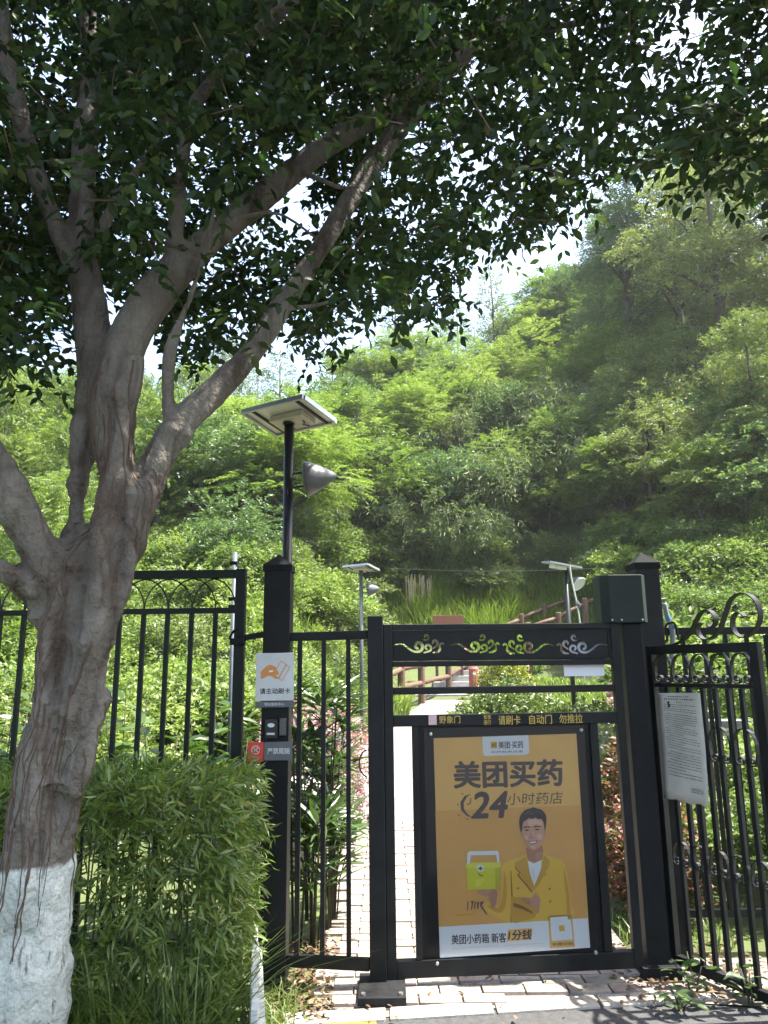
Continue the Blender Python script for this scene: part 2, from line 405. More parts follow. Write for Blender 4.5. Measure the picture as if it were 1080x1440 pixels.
# --- left square gate post with pyramid cap
def square_post(name, label, x0, x1, y0, y1, z1, m, group=None):
    t = thing(name, label, 'post', ((x0 + x1) / 2, (y0 + y1) / 2, 0), group=group)
    a, b = (x1 - x0) / 2, (y1 - y0) / 2
    MB().box(-a, a, -b, b, -.05, z1).build('shaft', m, t, bevel=.004)
    c = MB(); e = .006
    c.box(-a - e, a + e, -b - e, b + e, z1 - .03, z1 + .004)
    c.add([(-a - e, -b - e, z1 + .004), (a + e, -b - e, z1 + .004), (a + e, b + e, z1 + .004), (-a - e, b + e, z1 + .004), (0, 0, z1 + .07)], [(0, 1, 4), (1, 2, 4), (2, 3, 4), (3, 0, 4)])
    c.build('cap', MT['cap'], t)
    return t
square_post('gate_post', 'square black gate post with pyramid cap carrying the card signs', -.644, -.502, 3.97, 4.11, 2.045, MT['black2'])
post_r = square_post('gate_post', 'square black gate post with pyramid cap to the right of the motor box', 1.408, 1.54, 4.17, 4.32, 2.06, MT['black'])

# --- side panel of bars between the left post and the slim post
t = thing('side_fence', 'narrow fixed black panel with three upright bars beside the gate', 'fence', (-.5, 3.98, 0))
MB().bar((-.5, 4.0, 1.667), (-.094, 3.945, 1.670), .03, .045).build('rail', MT['black'], t, world=True, bevel=.003)
MB().bar((-.5, 4.0, .115), (-.094, 3.925, .118), .03, .055).build('rail', MT['black'], t, world=True, bevel=.003)
for px in (421, 455, 490):
    x = float(at(px, 1000, 3.97)[0]); MB().box(x - .0115, x + .0115, 3.955, 3.98, .14, 1.65).build('bar', MT['black'], t, world=True)
# --- slim post with foot plate
t = thing('slim_post', 'slim black gate stop post bolted on a square foot plate', 'post', (-.05, 3.95, 0))
MB().box(-.093, -.013, 3.905, 3.985, .045, 1.765).build('shaft', MT['black'], t, world=True, bevel=.003)
MB().box(-.145, .075, 3.735, 4.02, .012, .048).build('foot_plate', mat('scuffed_foot_plate', (.014, .0145, .0155), .6, var=.5, scale=12, bump=.05, spec=.15), t, world=True, bevel=.004)
for x, y in ((-.12, 3.765), (.05, 3.765), (.05, 3.99)):
    MB().tube([(x, y, .046), (x, y, .058)], .011, 6).build('bolt', MT['steel'], t, world=True)
lp = [(-.095 - .045 * math.sin(a), 3.95, 1.03 + .065 * math.cos(a)) for a in np.linspace(.15, math.pi - .15, 14)]
MB().tube(lp, .004, 6).build('cable_loop', MT['black_print'], t, world=True)

# --- the gate leaf
GO = (.004, 3.945, 0); GA = math.atan2(.10, 1.235)
guv = plane_uv(GO, GA)
gate = thing('pedestrian_gate', 'black metal pedestrian gate with cloud cut-outs and a poster window', 'gate', GO, GA)
gu = lambda x: x
W = 1.243; ZB, ZT = .05, 1.722
def gbox(name, u0, u1, z0, z1, y0=-.02, y1=.02, m=None, par=None, bevel=.003):
    return MB().box(u0, u1, y0, y1, z0, z1).build(name, m or MT['black'], par or gate, bevel=bevel)
gbox('stile', -.0165, .030, ZB, ZT)
gbox('stile', W - .045, W, ZB, ZT)
gbox('bottom_rail', .031, W - .046, ZB, .128)
zt0 = guv(547, 938)[1]
gbox('top_rail', .031, W - .046, ZT - .03, ZT)
gbox('rail', .031, W - .046, zt0, zt0 + .028)
za, zb = guv(548, 977)[1], guv(548, 967)[1]
gbox('rail', .031, W - .046, za, zb)
zc, zd = guv(549, 1022)[1], guv(549, 1006)[1]
gbox('rail', .031, W - .046, zc, zd)
gbox('mullion', .126, .1548, .129, zc - .001)
gbox('mullion', 1.05, 1.092, .129, zc - .001)

# cloud cut-outs: bands that follow spirals
def band(pts, w):
    P = np.array(smooth_path(pts, 5)); n = len(P); t = np.gradient(P, axis=0); t = t / np.linalg.norm(t, axis=1, keepdims=True)
    nn = np.stack([-t[:, 1], t[:, 0]], 1); ww = np.interp(np.linspace(0, 1, n), np.linspace(0, 1, len(w)), w)[:, None] * .6
    return [tuple(p) for p in np.concatenate([P + nn * ww, (P - nn * ww)[::-1]])]
def spiral(cx, cy, r0, r1, a0, a1, n=9):
    return [(cx + (r0 + (r1 - r0) * k / (n - 1)) * math.cos(a0 + (a1 - a0) * k / (n - 1)), cy + (r0 + (r1 - r0) * k / (n - 1)) * math.sin(a0 + (a1 - a0) * k / (n - 1))) for k in range(n)]
def cloud_bands():      # local units: width 440, y up, origin at the left tail tip
    b = []
    b.append(band([(0, 0), (40, 12), (85, 8), (135, -28), (175, -50)] + spiral(212, -8, 46, 15, -1.75, 5.0, 12), [3, 12, 15, 19, 22, 22, 20, 18, 15]))
    b.append(band([(258, -62), (285, -55)] + spiral(293, -20, 33, 11, -.9, 4.7, 10), [10, 18, 17, 15, 12]))
    b.append(band(spiral(283, 70, 26, 9, -1.9, 3.6, 10)[::-1] + [(255, 48)], [10, 16, 18, 15, 8]))
    b.append(band([(338, -28)] + spiral(352, 20, 30, 9, -.8, 3.9, 9), [8, 19, 18, 15, 11]))
    b.append(band([(335, -62), (375, -56), (400, -34), (398, 0), (418, 18), (434, 4)], [7, 17, 19, 13, 15, 12]))
    return b
holes = []
for x0, x1, flip in ((553, 625, 0), (633, 703, 0), (706, 778, 1), (782, 854, 1)):
    ua, zq = guv(x0 if not flip else x1, 908.5); ub, _ = guv(x1 if not flip else x0, 908); s = (ub - ua) / 440
    for bnd in cloud_bands():
        pts = [(ua + p[0] * s, zq + .002 + p[1] * abs(s)) for p in bnd]
        holes.append(pts)
z0p, z1p = zt0 + .029, ZT - .031
outline_sheet('cloud_panel', [(.031, z0p), (W - .047, z0p), (W - .047, z1p), (.031, z1p)], holes, .004, MT['black'], gate, -.004)
fr = MB()
for (u0, u1, a, b) in ((.038, W - .055, z1p - .012, z1p - .006), (.038, W - .055, z0p + .006, z0p + .012), (.038, .044, z0p + .0121, z1p - .0121), (W - .061, W - .055, z0p + .0121, z1p - .0121)):
    fr.box(u0, u1, -.011, -.006, a, b)
fr.build('panel_moulding', MT['black'], gate)
# yellow lettering on the rail above the poster
yl = -.0212
def gtext(s, x0, y0, x1, y1, m=MT['gold_print'], par=gate, y=yl, bold=.0, name='lettering', shear=0):
    u0, a = guv(x0, y1); u1, b = guv(x1, y0)
    return text(s, name, m, par, u0, u1, a, b, y, bold, shear)
dz = .9
gtext('请刷卡', 700, 1005.5, 730, 1019, bold=.012)
gtext('自动门', 743, 1004.5, 774, 1018, bold=.012)
gtext('勿推拉', 785, 1003.5, 817, 1017, bold=.012)
gtext('智慧', 679, 1005, 689, 1011, bold=.01); gtext('通行', 679, 1012, 689, 1019, bold=.01)
gtext('野象门', 617, 1006, 646, 1017, bold=.01)
a = guv(602, 1019); b = guv(613, 1005)
MB().box(a[0], b[0], -.0222, -.0206, a[1], b[1]).build('sticker', MT['pink_print'], gate)

# --- poster frame and poster
pu0, pu1 = .1552, 1.0498; pz0, pz1 = .1285, zc - .0005
poster = thing('advert_poster', 'yellow pharmacy advert poster with a smiling person in a yellow jacket, behind clear acrylic', 'poster', GO, GA)
MT['board'] = mat('black_board', (.006, .0065, .0065), .45, var=.3, scale=5, spec=.2)
MB().box(pu0, pu1, -.004, .012, pz0, pz1).build('backing_board', MT['board'], poster)
MT['p_yellow'] = mat('poster_yellow', (.62, .385, .115), .5, var=.06, scale=3)
MT['p_amber'] = mat('poster_amber', (.56, .31, .085), .5, var=.06, scale=3)
MT['p_white'] = mat('poster_white', (.60, .62, .62), .5)
MT['p_ink'] = mat('poster_brown_ink', (.07, .05, .05), .5)
MT['p_jacket'] = mat('printed_jacket', (.60, .385, .06), .5); MT['p_jacket2'] = mat('printed_jacket_fold', (.47, .27, .04), .5)
MT['p_skin'] = mat('printed_skin', (.50, .29, .19), .5); MT['p_skin2'] = mat('printed_skin_tone', (.36, .18, .11), .5)
MT['p_hair'] = mat('printed_hair', (.045, .035, .035), .5); MT['p_lime'] = mat('printed_lime', (.50, .48, .03), .5); MT['p_lime2'] = mat('printed_lime_lid', (.56, .54, .06), .5)
lay = [0]
def pp(name, pts, m, k, par=poster, sm=0):
    q = [guv(x, y) for x, y in (smooth_path(list(pts) + [pts[0]], sm)[:-1] if sm else pts)]
    o = MB(); o.poly(q[::-1], -.0046 - .0004 * k); return o.build(name, m, par)
def crop(pts): return [(620 + x * 220 / 1080, 1110 + y * 240 / 1178) for x, y in pts]
sheet = pp('paper', [(609.5, 1038), (810, 1031.5), (829.5, 1332), (618.5, 1346.5)], MT['p_yellow'], 0)
pp('printed_panel', [(612, 1140), (816, 1132), (826, 1291), (617, 1303.5)], MT['p_amber'], 1)
pp('printed_panel', [(617, 1303), (826, 1290.5), (829.5, 1332), (618.5, 1346.5)], MT['p_white'], 2)
pp('printed_badge', [(678, 1036), (742.5, 1033.5), (744, 1058), (740, 1061), (682, 1063), (679, 1060)], MT['p_white'], 2)
P = dict(par=poster)
def ptext(s, x0, y0, x1, y1, m, k=3, bold=0, name='printed_text', shear=0): return gtext(s, x0, y0, x1, y1, m, poster, -.0046 - .0004 * k, bold, name, shear)
pp('printed_logo', [(689.5, 1043), (698.5, 1042.6), (698.8, 1052), (689.8, 1052.4)], mat('logo_yellow', (.55, .36, .03)), 3)
ptext('美团', 691, 1045, 697.5, 1050, MT['p_ink'], 4, .01)
ptext('美团·买药', 701, 1042, 735, 1052.5, MT['p_ink'], 3, .02)
ptext('买药就来这里', 690, 1055, 735, 1059, MT['p_ink'], 3, .005)
ptext('美团买药', 639, 1068, 789, 1108, MT['p_ink'], 3, .032)
ptext('24', 663, 1113, 712, 1150, MT['p_ink'], 3, .035, shear=.2)
ptext('小时药店', 713, 1113, 791, 1132, MT['p_ink'], 3, .0, shear=.12)
arc = [(662, 1116), (653, 1119), (647, 1128), (648, 1139), (656, 1147), (663, 1149), (657, 1144), (652, 1137), (652, 1128), (656, 1121)]
pp('printed_clock', arc, MT['p_ink'], 3)
pp('printed_clock', [(661, 1122), (662.5, 1122), (661.5, 1130), (656.5, 1132), (656.2, 1130.5), (660.2, 1129)], MT['p_ink'], 4)
for q in ((649, 1115), (642.5, 1130), (644, 1145), (656, 1150)):
    pp('printed_tick', [(q[0], q[1]), (q[0] + 1.6, q[1]), (q[0] + 2.2, q[1] + 2.5), (q[0] + .6, q[1] + 2.5)], MT['p_ink'], 3)
# printed figure
MT['p_skin3'] = mat('printed_skin_light', (.58, .37, .26), .5); MT['p_skin4'] = mat('printed_skin_mid', (.43, .235, .15), .5)
MT['p_jacket3'] = mat('printed_jacket_light', (.60, .40, .04), .5); MT['p_hair2'] = mat('printed_hair_sheen', (.085, .07, .065), .5); MT['p_brown'] = mat('printed_brown', (.22, .10, .04), .5)
pp('printed_jacket', crop([(418, 540), (440, 505), (500, 478), (575, 455), (600, 442), (705, 432), (730, 452), (800, 475), (845, 500), (868, 560), (885, 690), (900, 800), (905, 893), (690, 906), (480, 918), (430, 900), (360, 868), (300, 822), (318, 775), (400, 800), (415, 700)]), MT['p_jacket'], 3, sm=3)
pp('printed_fold', crop([(432, 560), (448, 620), (452, 720), (440, 810), (400, 850), (330, 815), (325, 795), (395, 812), (425, 720)]), MT['p_jacket2'], 4, sm=3)
pp('printed_fold', crop([(845, 540), (866, 620), (886, 760), (892, 880), (872, 884), (862, 740), (850, 640)]), MT['p_jacket2'], 4, sm=3)
pp('printed_highlight', crop([(745, 480), (800, 496), (836, 540), (828, 600), (800, 540), (760, 510)]), MT['p_jacket3'], 4, sm=3)
pp('printed_highlight', crop([(470, 520), (500, 505), (512, 560), (508, 640), (490, 690), (474, 610)]), MT['p_jacket3'], 4, sm=3)
pp('printed_shirt', crop([(598, 488), (640, 512), (692, 478), (690, 540), (668, 600), (641, 660), (614, 585)]), MT['p_white'], 5)
pp('printed_shirt_fold', crop([(628, 530), (640, 560), (642, 640), (634, 600)]), MT['pale_print'], 6)
pp('printed_neck', crop([(584, 395), (640, 420), (698, 385), (700, 450), (692, 482), (648, 503), (606, 492), (592, 460)]), MT['p_skin2'], 6, sm=2)
pp('printed_neck_light', crop([(650, 440), (690, 425), (690, 470), (655, 490)]), MT['p_skin4'], 7, sm=3)
pp('printed_ear', crop([(543, 262), (552, 252), (560, 312), (551, 322)]), MT['p_skin4'], 6, sm=3); pp('printed_ear', crop([(708, 255), (721, 252), (719, 312), (707, 322)]), MT['p_skin4'], 6, sm=3)
pp('printed_face', crop([(549, 225), (570, 185), (630, 168), (690, 182), (711, 228), (711, 300), (702, 345), (678, 388), (648, 412), (626, 416), (600, 400), (573, 360), (555, 305)]), MT['p_skin'], 8, sm=4)
pp('printed_cheek_shade', crop([(551, 250), (562, 262), (568, 320), (590, 370), (616, 402), (636, 408), (624, 415), (598, 398), (572, 358), (556, 306)]), MT['p_skin4'], 9, sm=3)
pp('printed_forehead', crop([(600, 215), (650, 205), (690, 220), (692, 246), (650, 240), (606, 250)]), MT['p_skin3'], 9, sm=3)
pp('printed_cheek', crop([(660, 310), (690, 305), (696, 330), (678, 350), (662, 336)]), MT['p_skin3'], 9, sm=3); pp('printed_cheek', crop([(574, 316), (596, 318), (598, 342), (584, 348)]), MT['p_skin3'], 10, sm=3)
pp('printed_chin', crop([(618, 390), (650, 388), (642, 404), (626, 406)]), MT['p_skin3'], 9, sm=3)
pp('printed_hair', crop([(549, 292), (540, 250), (538, 215), (546, 178), (562, 158), (580, 140), (612, 130), (634, 122), (662, 130), (690, 138), (712, 160), (724, 185), (725, 225), (718, 270), (712, 285), (709, 245), (700, 215), (686, 200), (668, 206), (650, 192), (628, 203), (606, 196), (584, 212), (568, 222), (560, 250), (556, 285)]), MT['p_hair'], 11, sm=2)
for q in ([(566, 180), (590, 152), (625, 142), (612, 152), (584, 174)], [(640, 140), (680, 152), (706, 182), (690, 172), (660, 152)], [(600, 172), (622, 160), (650, 160), (626, 170)]):
    pp('printed_hair_sheen', crop(q), MT['p_hair2'], 12, sm=2)
for cx, cy in ((590, 279), (661, 275)):
    pp('printed_eye', crop([(cx - 19, cy + 1), (cx - 4, cy - 6), (cx + 18, cy - 1), (cx + 2, cy + 5)]), MT['p_hair'], 12, sm=2)
    pp('printed_eyelid', crop([(cx - 20, cy - 6), (cx, cy - 13), (cx + 20, cy - 8), (cx, cy - 9)]), MT['p_skin4'], 12)
    pp('printed_eyebrow', crop([(cx - 27, cy - 18), (cx - 8, cy - 27), (cx + 25, cy - 23), (cx + 26, cy - 17), (cx, cy - 19), (cx - 24, cy - 13)]), MT['p_hair'], 12, sm=2)
    pp('printed_eye_bag', crop([(cx - 14, cy + 10), (cx + 4, cy + 14), (cx + 18, cy + 9), (cx + 4, cy + 11)]), MT['p_skin4'], 12)
pp('printed_nose', crop([(618, 285), (624, 290), (627, 318), (640, 330), (630, 338), (610, 338), (600, 331), (612, 318)]), MT['p_skin4'], 12, sm=2)
pp('printed_nose_light', crop([(626, 285), (633, 290), (637, 322), (629, 322)]), MT['p_skin3'], 13)
pp('printed_smile_line', crop([(586, 335), (580, 356), (590, 375), (585, 356)]), MT['p_skin4'], 12); pp('printed_smile_line', crop([(668, 330), (682, 350), (672, 372), (677, 350)]), MT['p_skin4'], 12)
pp('printed_mouth', crop([(592, 354), (612, 352), (626, 355), (644, 351), (666, 350), (654, 368), (630, 378), (606, 370)]), mat('printed_lips', (.34, .12, .09)), 12, sm=2)
pp('printed_teeth', crop([(601, 358), (626, 359), (656, 355), (645, 366), (628, 370), (610, 366)]), MT['p_white'], 13, sm=2)
pp('printed_lapel', crop([(583, 462), (596, 500), (612, 580), (640, 662), (628, 704), (590, 650), (555, 600), (535, 588), (548, 570), (520, 545), (512, 500)]), MT['p_jacket2'], 7)
pp('printed_lapel', crop([(708, 448), (694, 530), (670, 600), (645, 665), (633, 704), (672, 655), (705, 600), (728, 585), (718, 566), (742, 535), (748, 490)]), MT['p_jacket2'], 7)
pp('printed_lapel_edge', crop([(512, 500), (520, 545), (548, 570), (535, 588), (590, 650), (628, 704), (624, 712), (580, 656), (524, 590), (540, 572), (512, 548)]), MT['p_brown'], 6)
pp('printed_fold', crop([(478, 560), (484, 560), (494, 740), (486, 915), (477, 915), (484, 740)]), MT['p_brown'], 5)
for q in ((530, 680), (748, 684), (752, 770)):
    pp('printed_button', crop([(q[0] - 8, q[1]), (q[0], q[1] - 8), (q[0] + 8, q[1]), (q[0], q[1] + 8)]), MT['p_brown'], 6, sm=3)
pp('printed_sleeve', crop([(486, 735), (530, 745), (600, 782), (640, 802), (655, 850), (640, 885), (560, 905), (484, 912)]), MT['p_jacket2'], 6, sm=2)
pp('printed_sleeve_fold', crop([(500, 780), (560, 800), (625, 840), (630, 855), (560, 825), (500, 805)]), MT['p_brown'], 7, sm=2)
pp('printed_hand', crop([(600, 752), (634, 738), (640, 724), (656, 720), (676, 738), (684, 765), (680, 805), (670, 852), (656, 850), (648, 812), (620, 796), (596, 782)]), MT['p_skin4'], 8, sm=2)
for q in ([(525, 744), (560, 742), (605, 748), (606, 757), (560, 752)], [(535, 754), (580, 757), (612, 760), (612, 770), (570, 765)], [(552, 766), (585, 770), (618, 774), (615, 784), (580, 778)], [(572, 778), (600, 782), (624, 788), (618, 796), (592, 790)]):
    pp('printed_finger', crop(q), MT['p_skin2'], 9, sm=2)
pp('printed_thumb', crop([(640, 724), (650, 705), (660, 708), (660, 730)]), MT['p_skin'], 9, sm=2)
pp('printed_hand', crop([(300, 705), (340, 690), (382, 690), (386, 740), (374, 800), (362, 826), (342, 796), (328, 745)]), MT['p_skin2'], 6, sm=2)
for q in ([(228, 698), (262, 694), (318, 706), (330, 722), (286, 716)], [(246, 710), (286, 714), (330, 728), (330, 740), (286, 728)], [(262, 690), (300, 688), (345, 696), (340, 712), (300, 704)]):
    pp('printed_finger', crop(q), MT['p_skin4'], 7, sm=2)
pp('printed_box', crop([(172, 505), (405, 500), (402, 684), (182, 692)]), MT['p_lime'], 8)
pp('printed_box_side', crop([(372, 536), (403, 536), (402, 684), (374, 686)]), mat('printed_lime_shade', (.40, .38, .025)), 9)
pp('printed_box_sheen', crop([(240, 620), (300, 612), (285, 640), (262, 668), (235, 660)]), MT['p_lime2'], 9, sm=2)
pp('printed_box_lid', crop([(168, 505), (410, 500), (410, 536), (170, 542)]), MT['p_lime2'], 10)
pp('printed_box_handle', crop([(178, 510), (180, 440), (195, 425), (385, 420), (398, 432), (402, 500), (385, 500), (380, 450), (205, 452), (198, 508)]), MT['p_white'], 11)
ring = [(270 + 24 * math.cos(a), 542 + 24 * math.sin(a)) for a in np.linspace(0, 2 * math.pi, 14)[:-1]]
pp('printed_emblem', crop(ring), MT['p_white'], 12)
pp('printed_cross', crop([(265, 528), (275, 528), (275, 537), (286, 537), (286, 547), (275, 547), (275, 557), (265, 557), (265, 547), (254, 547), (254, 537), (265, 537)]), MT['p_ink'], 13)
pp('printed_smile', crop([(250, 568), (268, 585), (290, 592), (288, 598), (262, 590)]), MT['p_ink'], 13)
for st_ in ([(182, 775), (190, 770), (186, 832), (180, 832)], [(200, 772), (225, 766), (222, 775), (212, 830), (206, 830), (212, 782)], [(232, 770), (240, 772), (232, 825), (226, 822)], [(248, 780), (262, 768), (258, 822), (250, 822)], [(270, 775), (296, 768), (280, 800), (320, 860), (312, 862), (270, 805)]):
    pp('printed_signature', crop(st_), MT['p_ink'], 4)
pp('printed_caption', crop([(95, 862), (225, 855), (225, 864), (95, 872)]), MT['p_jacket2'], 4)
ptext('美团小药箱 新客', 635, 1311, 711, 1327.5, MT['p_ink'], 3, .02)
pp('printed_price_tag', crop([(462, 966), (630, 955), (622, 1034), (452, 1047)]), MT['p_yellow'], 3)
ptext('1分钱', 714.5, 1306.5, 746.5, 1321.5, MT['p_ink'], 4, .03, shear=.15)
pp('printed_small_print', crop([(80, 1094), (400, 1075), (400, 1080), (80, 1099)]), MT['pale_print'], 3); pp('printed_small_print', crop([(425, 1074), (700, 1056), (700, 1061), (425, 1079)]), MT['pale_print'], 3)
pp('printed_card', [(770, 1287), (804, 1285), (808, 1331), (773, 1333)], MT['p_yellow'], 3)
pp('printed_card', [(773, 1289.5), (801.5, 1287.5), (805, 1320.5), (775.5, 1322.5)], MT['p_white'], 4)
pp('printed_logo', [(785.5, 1301), (793, 1300.5), (793.4, 1308.5), (786, 1309)], bpy.data.materials['logo_yellow'], 5)
ptext('长按识别', 776, 1324, 805, 1329.5, MT['p_ink'], 4, .02)
# acrylic and its screws
def acrylic():
    m = bpy.data.materials.new('clear_acrylic'); m.use_nodes = True; nt = m.node_tree; nt.nodes.remove(nt.nodes['Principled BSDF'])
    tr = nt.nodes.new('ShaderNodeBsdfTransparent'); gl = nt.nodes.new('ShaderNodeBsdfGlossy'); gl.inputs['Roughness'].default_value = .06
    tr.inputs[0].default_value = (.93, .93, .93, 1)
    f = nt.nodes.new('ShaderNodeFresnel'); f.inputs[0].default_value = 1.45; mx = nt.nodes.new('ShaderNodeMixShader')
    nt.links.new(f.outputs[0], mx.inputs[0]); nt.links.new(tr.outputs[0], mx.inputs[1]); nt.links.new(gl.outputs[0], mx.inputs[2]); nt.links.new(mx.outputs[0], nt.nodes['Material Output'].inputs[0])
    return m
MT['acrylic'] = acrylic()
g = MB(); g.add([(pu0 + .03, -.014, pz0 + .02), (pu1 - .03, -.014, pz0 + .02), (pu1 - .03, -.014, pz1 - .01), (pu0 + .03, -.014, pz1 - .01)], [(0, 1, 2, 3)])
g.build('acrylic_sheet', MT['acrylic'], poster)
for x, y in ((605, 1032), (816, 1026), (614, 1353), (836, 1338)):
    u, z = guv(x, y); q = MB(); q.tube([(u, -.004, z), (u, -.019, z), (u, -.024, z)], [.0095, .0095, .006], 10); q.build('screw', MT['steel'], poster, smooth=False)

# white board hung on the rear of the gate
u0, z0 = guv(796, 951); u1, z1 = guv(848, 884)
wb = thing('white_board', 'small blank white board hung behind the top panel of the gate', 'board', GO, GA)
MB().box(u0, u1, .024, .03, z0, z1).build('board', mat('white_board', (.75, .75, .78), .6), wb)
for u in (u0 + .03, u1 - .03): MB().box(u - .006, u + .006, .0225, .032, z1, z1 + .02).build('clip', MT['steel'], wb)

# --- gate operator: motor housing on a pivot column
t = thing('gate_motor', 'dark green-grey motor box on the pivot column of the gate', 'gate motor', (1.31, 4.12, 0))
c = [(1.158, 4.03), (1.195, 3.985), (1.372, 3.985), (1.40, 4.02), (1.40, 4.17), (1.158, 4.17)]
g = MB(); n = len(c); g.add([(x, y, 1.72) for x, y in c] + [(x, y, 1.975) for x, y in c], [tuple(range(n))[::-1], tuple(range(n, 2 * n))] + [(i, (i + 1) % n, n + (i + 1) % n, n + i) for i in range(n)])
g.build('housing', MT['housing'], t, world=True, bevel=.004)
MB().box(1.268, 1.372, 4.04, 4.16, 0, 1.719).build('pivot_column', MT['black2'], t, world=True, bevel=.004)
MB().box(1.376, 1.404, 4.10, 4.2, 0, 1.70).build('cover_strip', MT['black'], t, world=True)
for u in (1.20, 1.25, 1.36): MB().tube([(u, 3.985, 1.735), (u, 3.979, 1.735)], .005, 6).build('screw', MT['steel'], t, world=True)
MB().box(1.23, 1.42, 4.0, 4.2, .005, .06).build('foot_plate', MT['black2'], t, world=True, bevel=.004)

# --- signs on the left post
S = plane_uv((-.57, 3.955, 0), 0)
def sxy(x, y): return S(x, y)
sg = thing('card_sign', 'white sign with an orange hand holding a card and a grey foot strip', 'sign', (-.57, 3.955, 0))
def spoly(par, name, pts, m, k): 
    return MB().poly([sxy(*p) for p in pts][::-1], -.0042 - .0004 * k).build(name, m, par)
def sbox(par, name, x0, y0, x1, y1, m, d=.004):
    a = sxy(x0, y1); b = sxy(x1, y0); return MB().box(a[0], b[0], -d, .013, a[1], b[1]).build(name, m, par, bevel=.001)
def stext(par, s, x0, y0, x1, y1, m, k=1, bold=0):
    a = sxy(x0, y1); b = sxy(x1, y0); return text(s, 'lettering', m, par, a[0], b[0], a[1], b[1], -.0042 - .0004 * k, bold)
sbox(sg, 'plate', 359, 918, 413.5, 985.5, MT['white_plate'])
sbox(sg, 'foot_strip', 359, 986, 413.5, 995, MT['grey_plate'])
stext(sg, '请主动刷卡', 365.5, 967.5, 408, 976, MT['black_print'], 1, .02)
stext(sg, '物业服务中心', 372, 988, 400, 992.5, MT['pale_print'], 1, .01)
def sc(pts): return [(340 + x * 90 / 682, 900 + y * 190 / 1440) for x, y in pts]
spoly(sg, 'printed_hand', sc([(203, 340), (255, 285), (300, 262), (345, 275), (375, 300), (380, 330), (395, 345), (390, 372), (360, 372), (385, 395), (405, 405), (395, 415), (345, 410), (332, 390), (280, 380), (235, 408), (205, 415)]), MT['orange_print'], 1)
spoly(sg, 'printed_hand_gap', sc([(290, 328), (330, 322), (340, 334), (300, 345)]), MT['white'], 2)
def line(par, a, b, w, m, k):
    (x0, y0), (x1, y1) = a, b; L = math.hypot(x1 - x0, y1 - y0); nx_, ny_ = -(y1 - y0) / L * w / 2, (x1 - x0) / L * w / 2
    spoly(par, 'printed_card', sc([(x0 + nx_, y0 + ny_), (x1 + nx_, y1 + ny_), (x1 - nx_, y1 - ny_), (x0 - nx_, y0 - ny_)]), m, k)
cq = [(422, 225), (515, 290), (430, 435), (398, 412)]
for a, b in ((cq[0], cq[1]), (cq[1], cq[2]), (cq[0], (365, 310)), (cq[2], cq[3])): line(sg, a, b, 7, MT['orange_print'], 2)
line(sg, (475, 262), (392, 410), 13, MT['orange_print'], 3)
rd = thing('card_reader', 'black card reader box with a pale oval screen on the gate post', 'card reader', (-.57, 3.955, 0))
sbox(rd, 'body', 373, 1011, 391, 1038, mat('reader_black', (.015, .015, .017), .25), .02)
el = [(382 + 5 * math.cos(a), 1019.5 + 3 * math.sin(a)) for a in np.linspace(0, 2 * math.pi, 16)[:-1]]
MB().poly([sxy(*p) for p in el][::-1], -.0206).build('screen', mat('pale_screen', (.55, .58, .62), .3), rd)
MB().poly([sxy(*p) for p in ((376, 1030), (387, 1030), (387, 1033), (376, 1033))][::-1], -.0206).build('printed_line', MT['pale_print'], rd)
sbox(rd, 'side_plate', 393, 1010, 402.5, 1034, mat('reader_side', (.08, .08, .08), .4), .008)
rs = thing('warning_sign', 'red and grey strip sign below the card reader', 'sign', (-.57, 3.955, 0))
sbox(rs, 'red_plate', 347.5, 1043.5, 371, 1071.5, MT['red_plate'])
sbox(rs, 'grey_plate', 371.3, 1043, 411, 1069.5, MT['grey_plate'])
stext(rs, '严禁尾随', 376, 1051.5, 407.5, 1060.5, MT['pale_print'], 1, .015)
c0 = (359.7, 1054.5)
for k in range(16):
    a0, a1 = 2 * math.pi * k / 16, 2 * math.pi * (k + 1) / 16
    spoly(rs, 'printed_ring', [(c0[0] + r_ * math.cos(q), c0[1] + r_ * math.sin(q)) for r_, q in ((6.2, a0), (6.2, a1), (5.2, a1), (5.2, a0))], MT['pale_print'], 1) if k < 1 else None
rg = MB()
for k in range(20):
    a0, a1 = 2 * math.pi * k / 20, 2 * math.pi * (k + 1) / 20
    rg.poly([sxy(c0[0] + r_ * math.cos(q), c0[1] + r_ * math.sin(q)) for r_, q in ((6.2, a0), (6.2, a1), (5.1, a1), (5.1, a0))][::-1], -.0046)
for q in ((.75, 1), (2.35, 1)):
    dx, dy = math.cos(q[0]) * 5, math.sin(q[0]) * 5; nx_, ny_ = -dy / 5 * .55, dx / 5 * .55
    rg.poly([sxy(c0[0] + i * dx + j * nx_, c0[1] + i * dy + j * ny_) for i, j in ((-1, -1), (1, -1), (1, 1), (-1, 1))][::-1], -.0048)
rg.build('printed_symbol', MT['pale_print'], rs)
stext(rs, '禁止', 355.5, 1063.5, 364, 1066.5, MT['pale_print'], 1, 0)

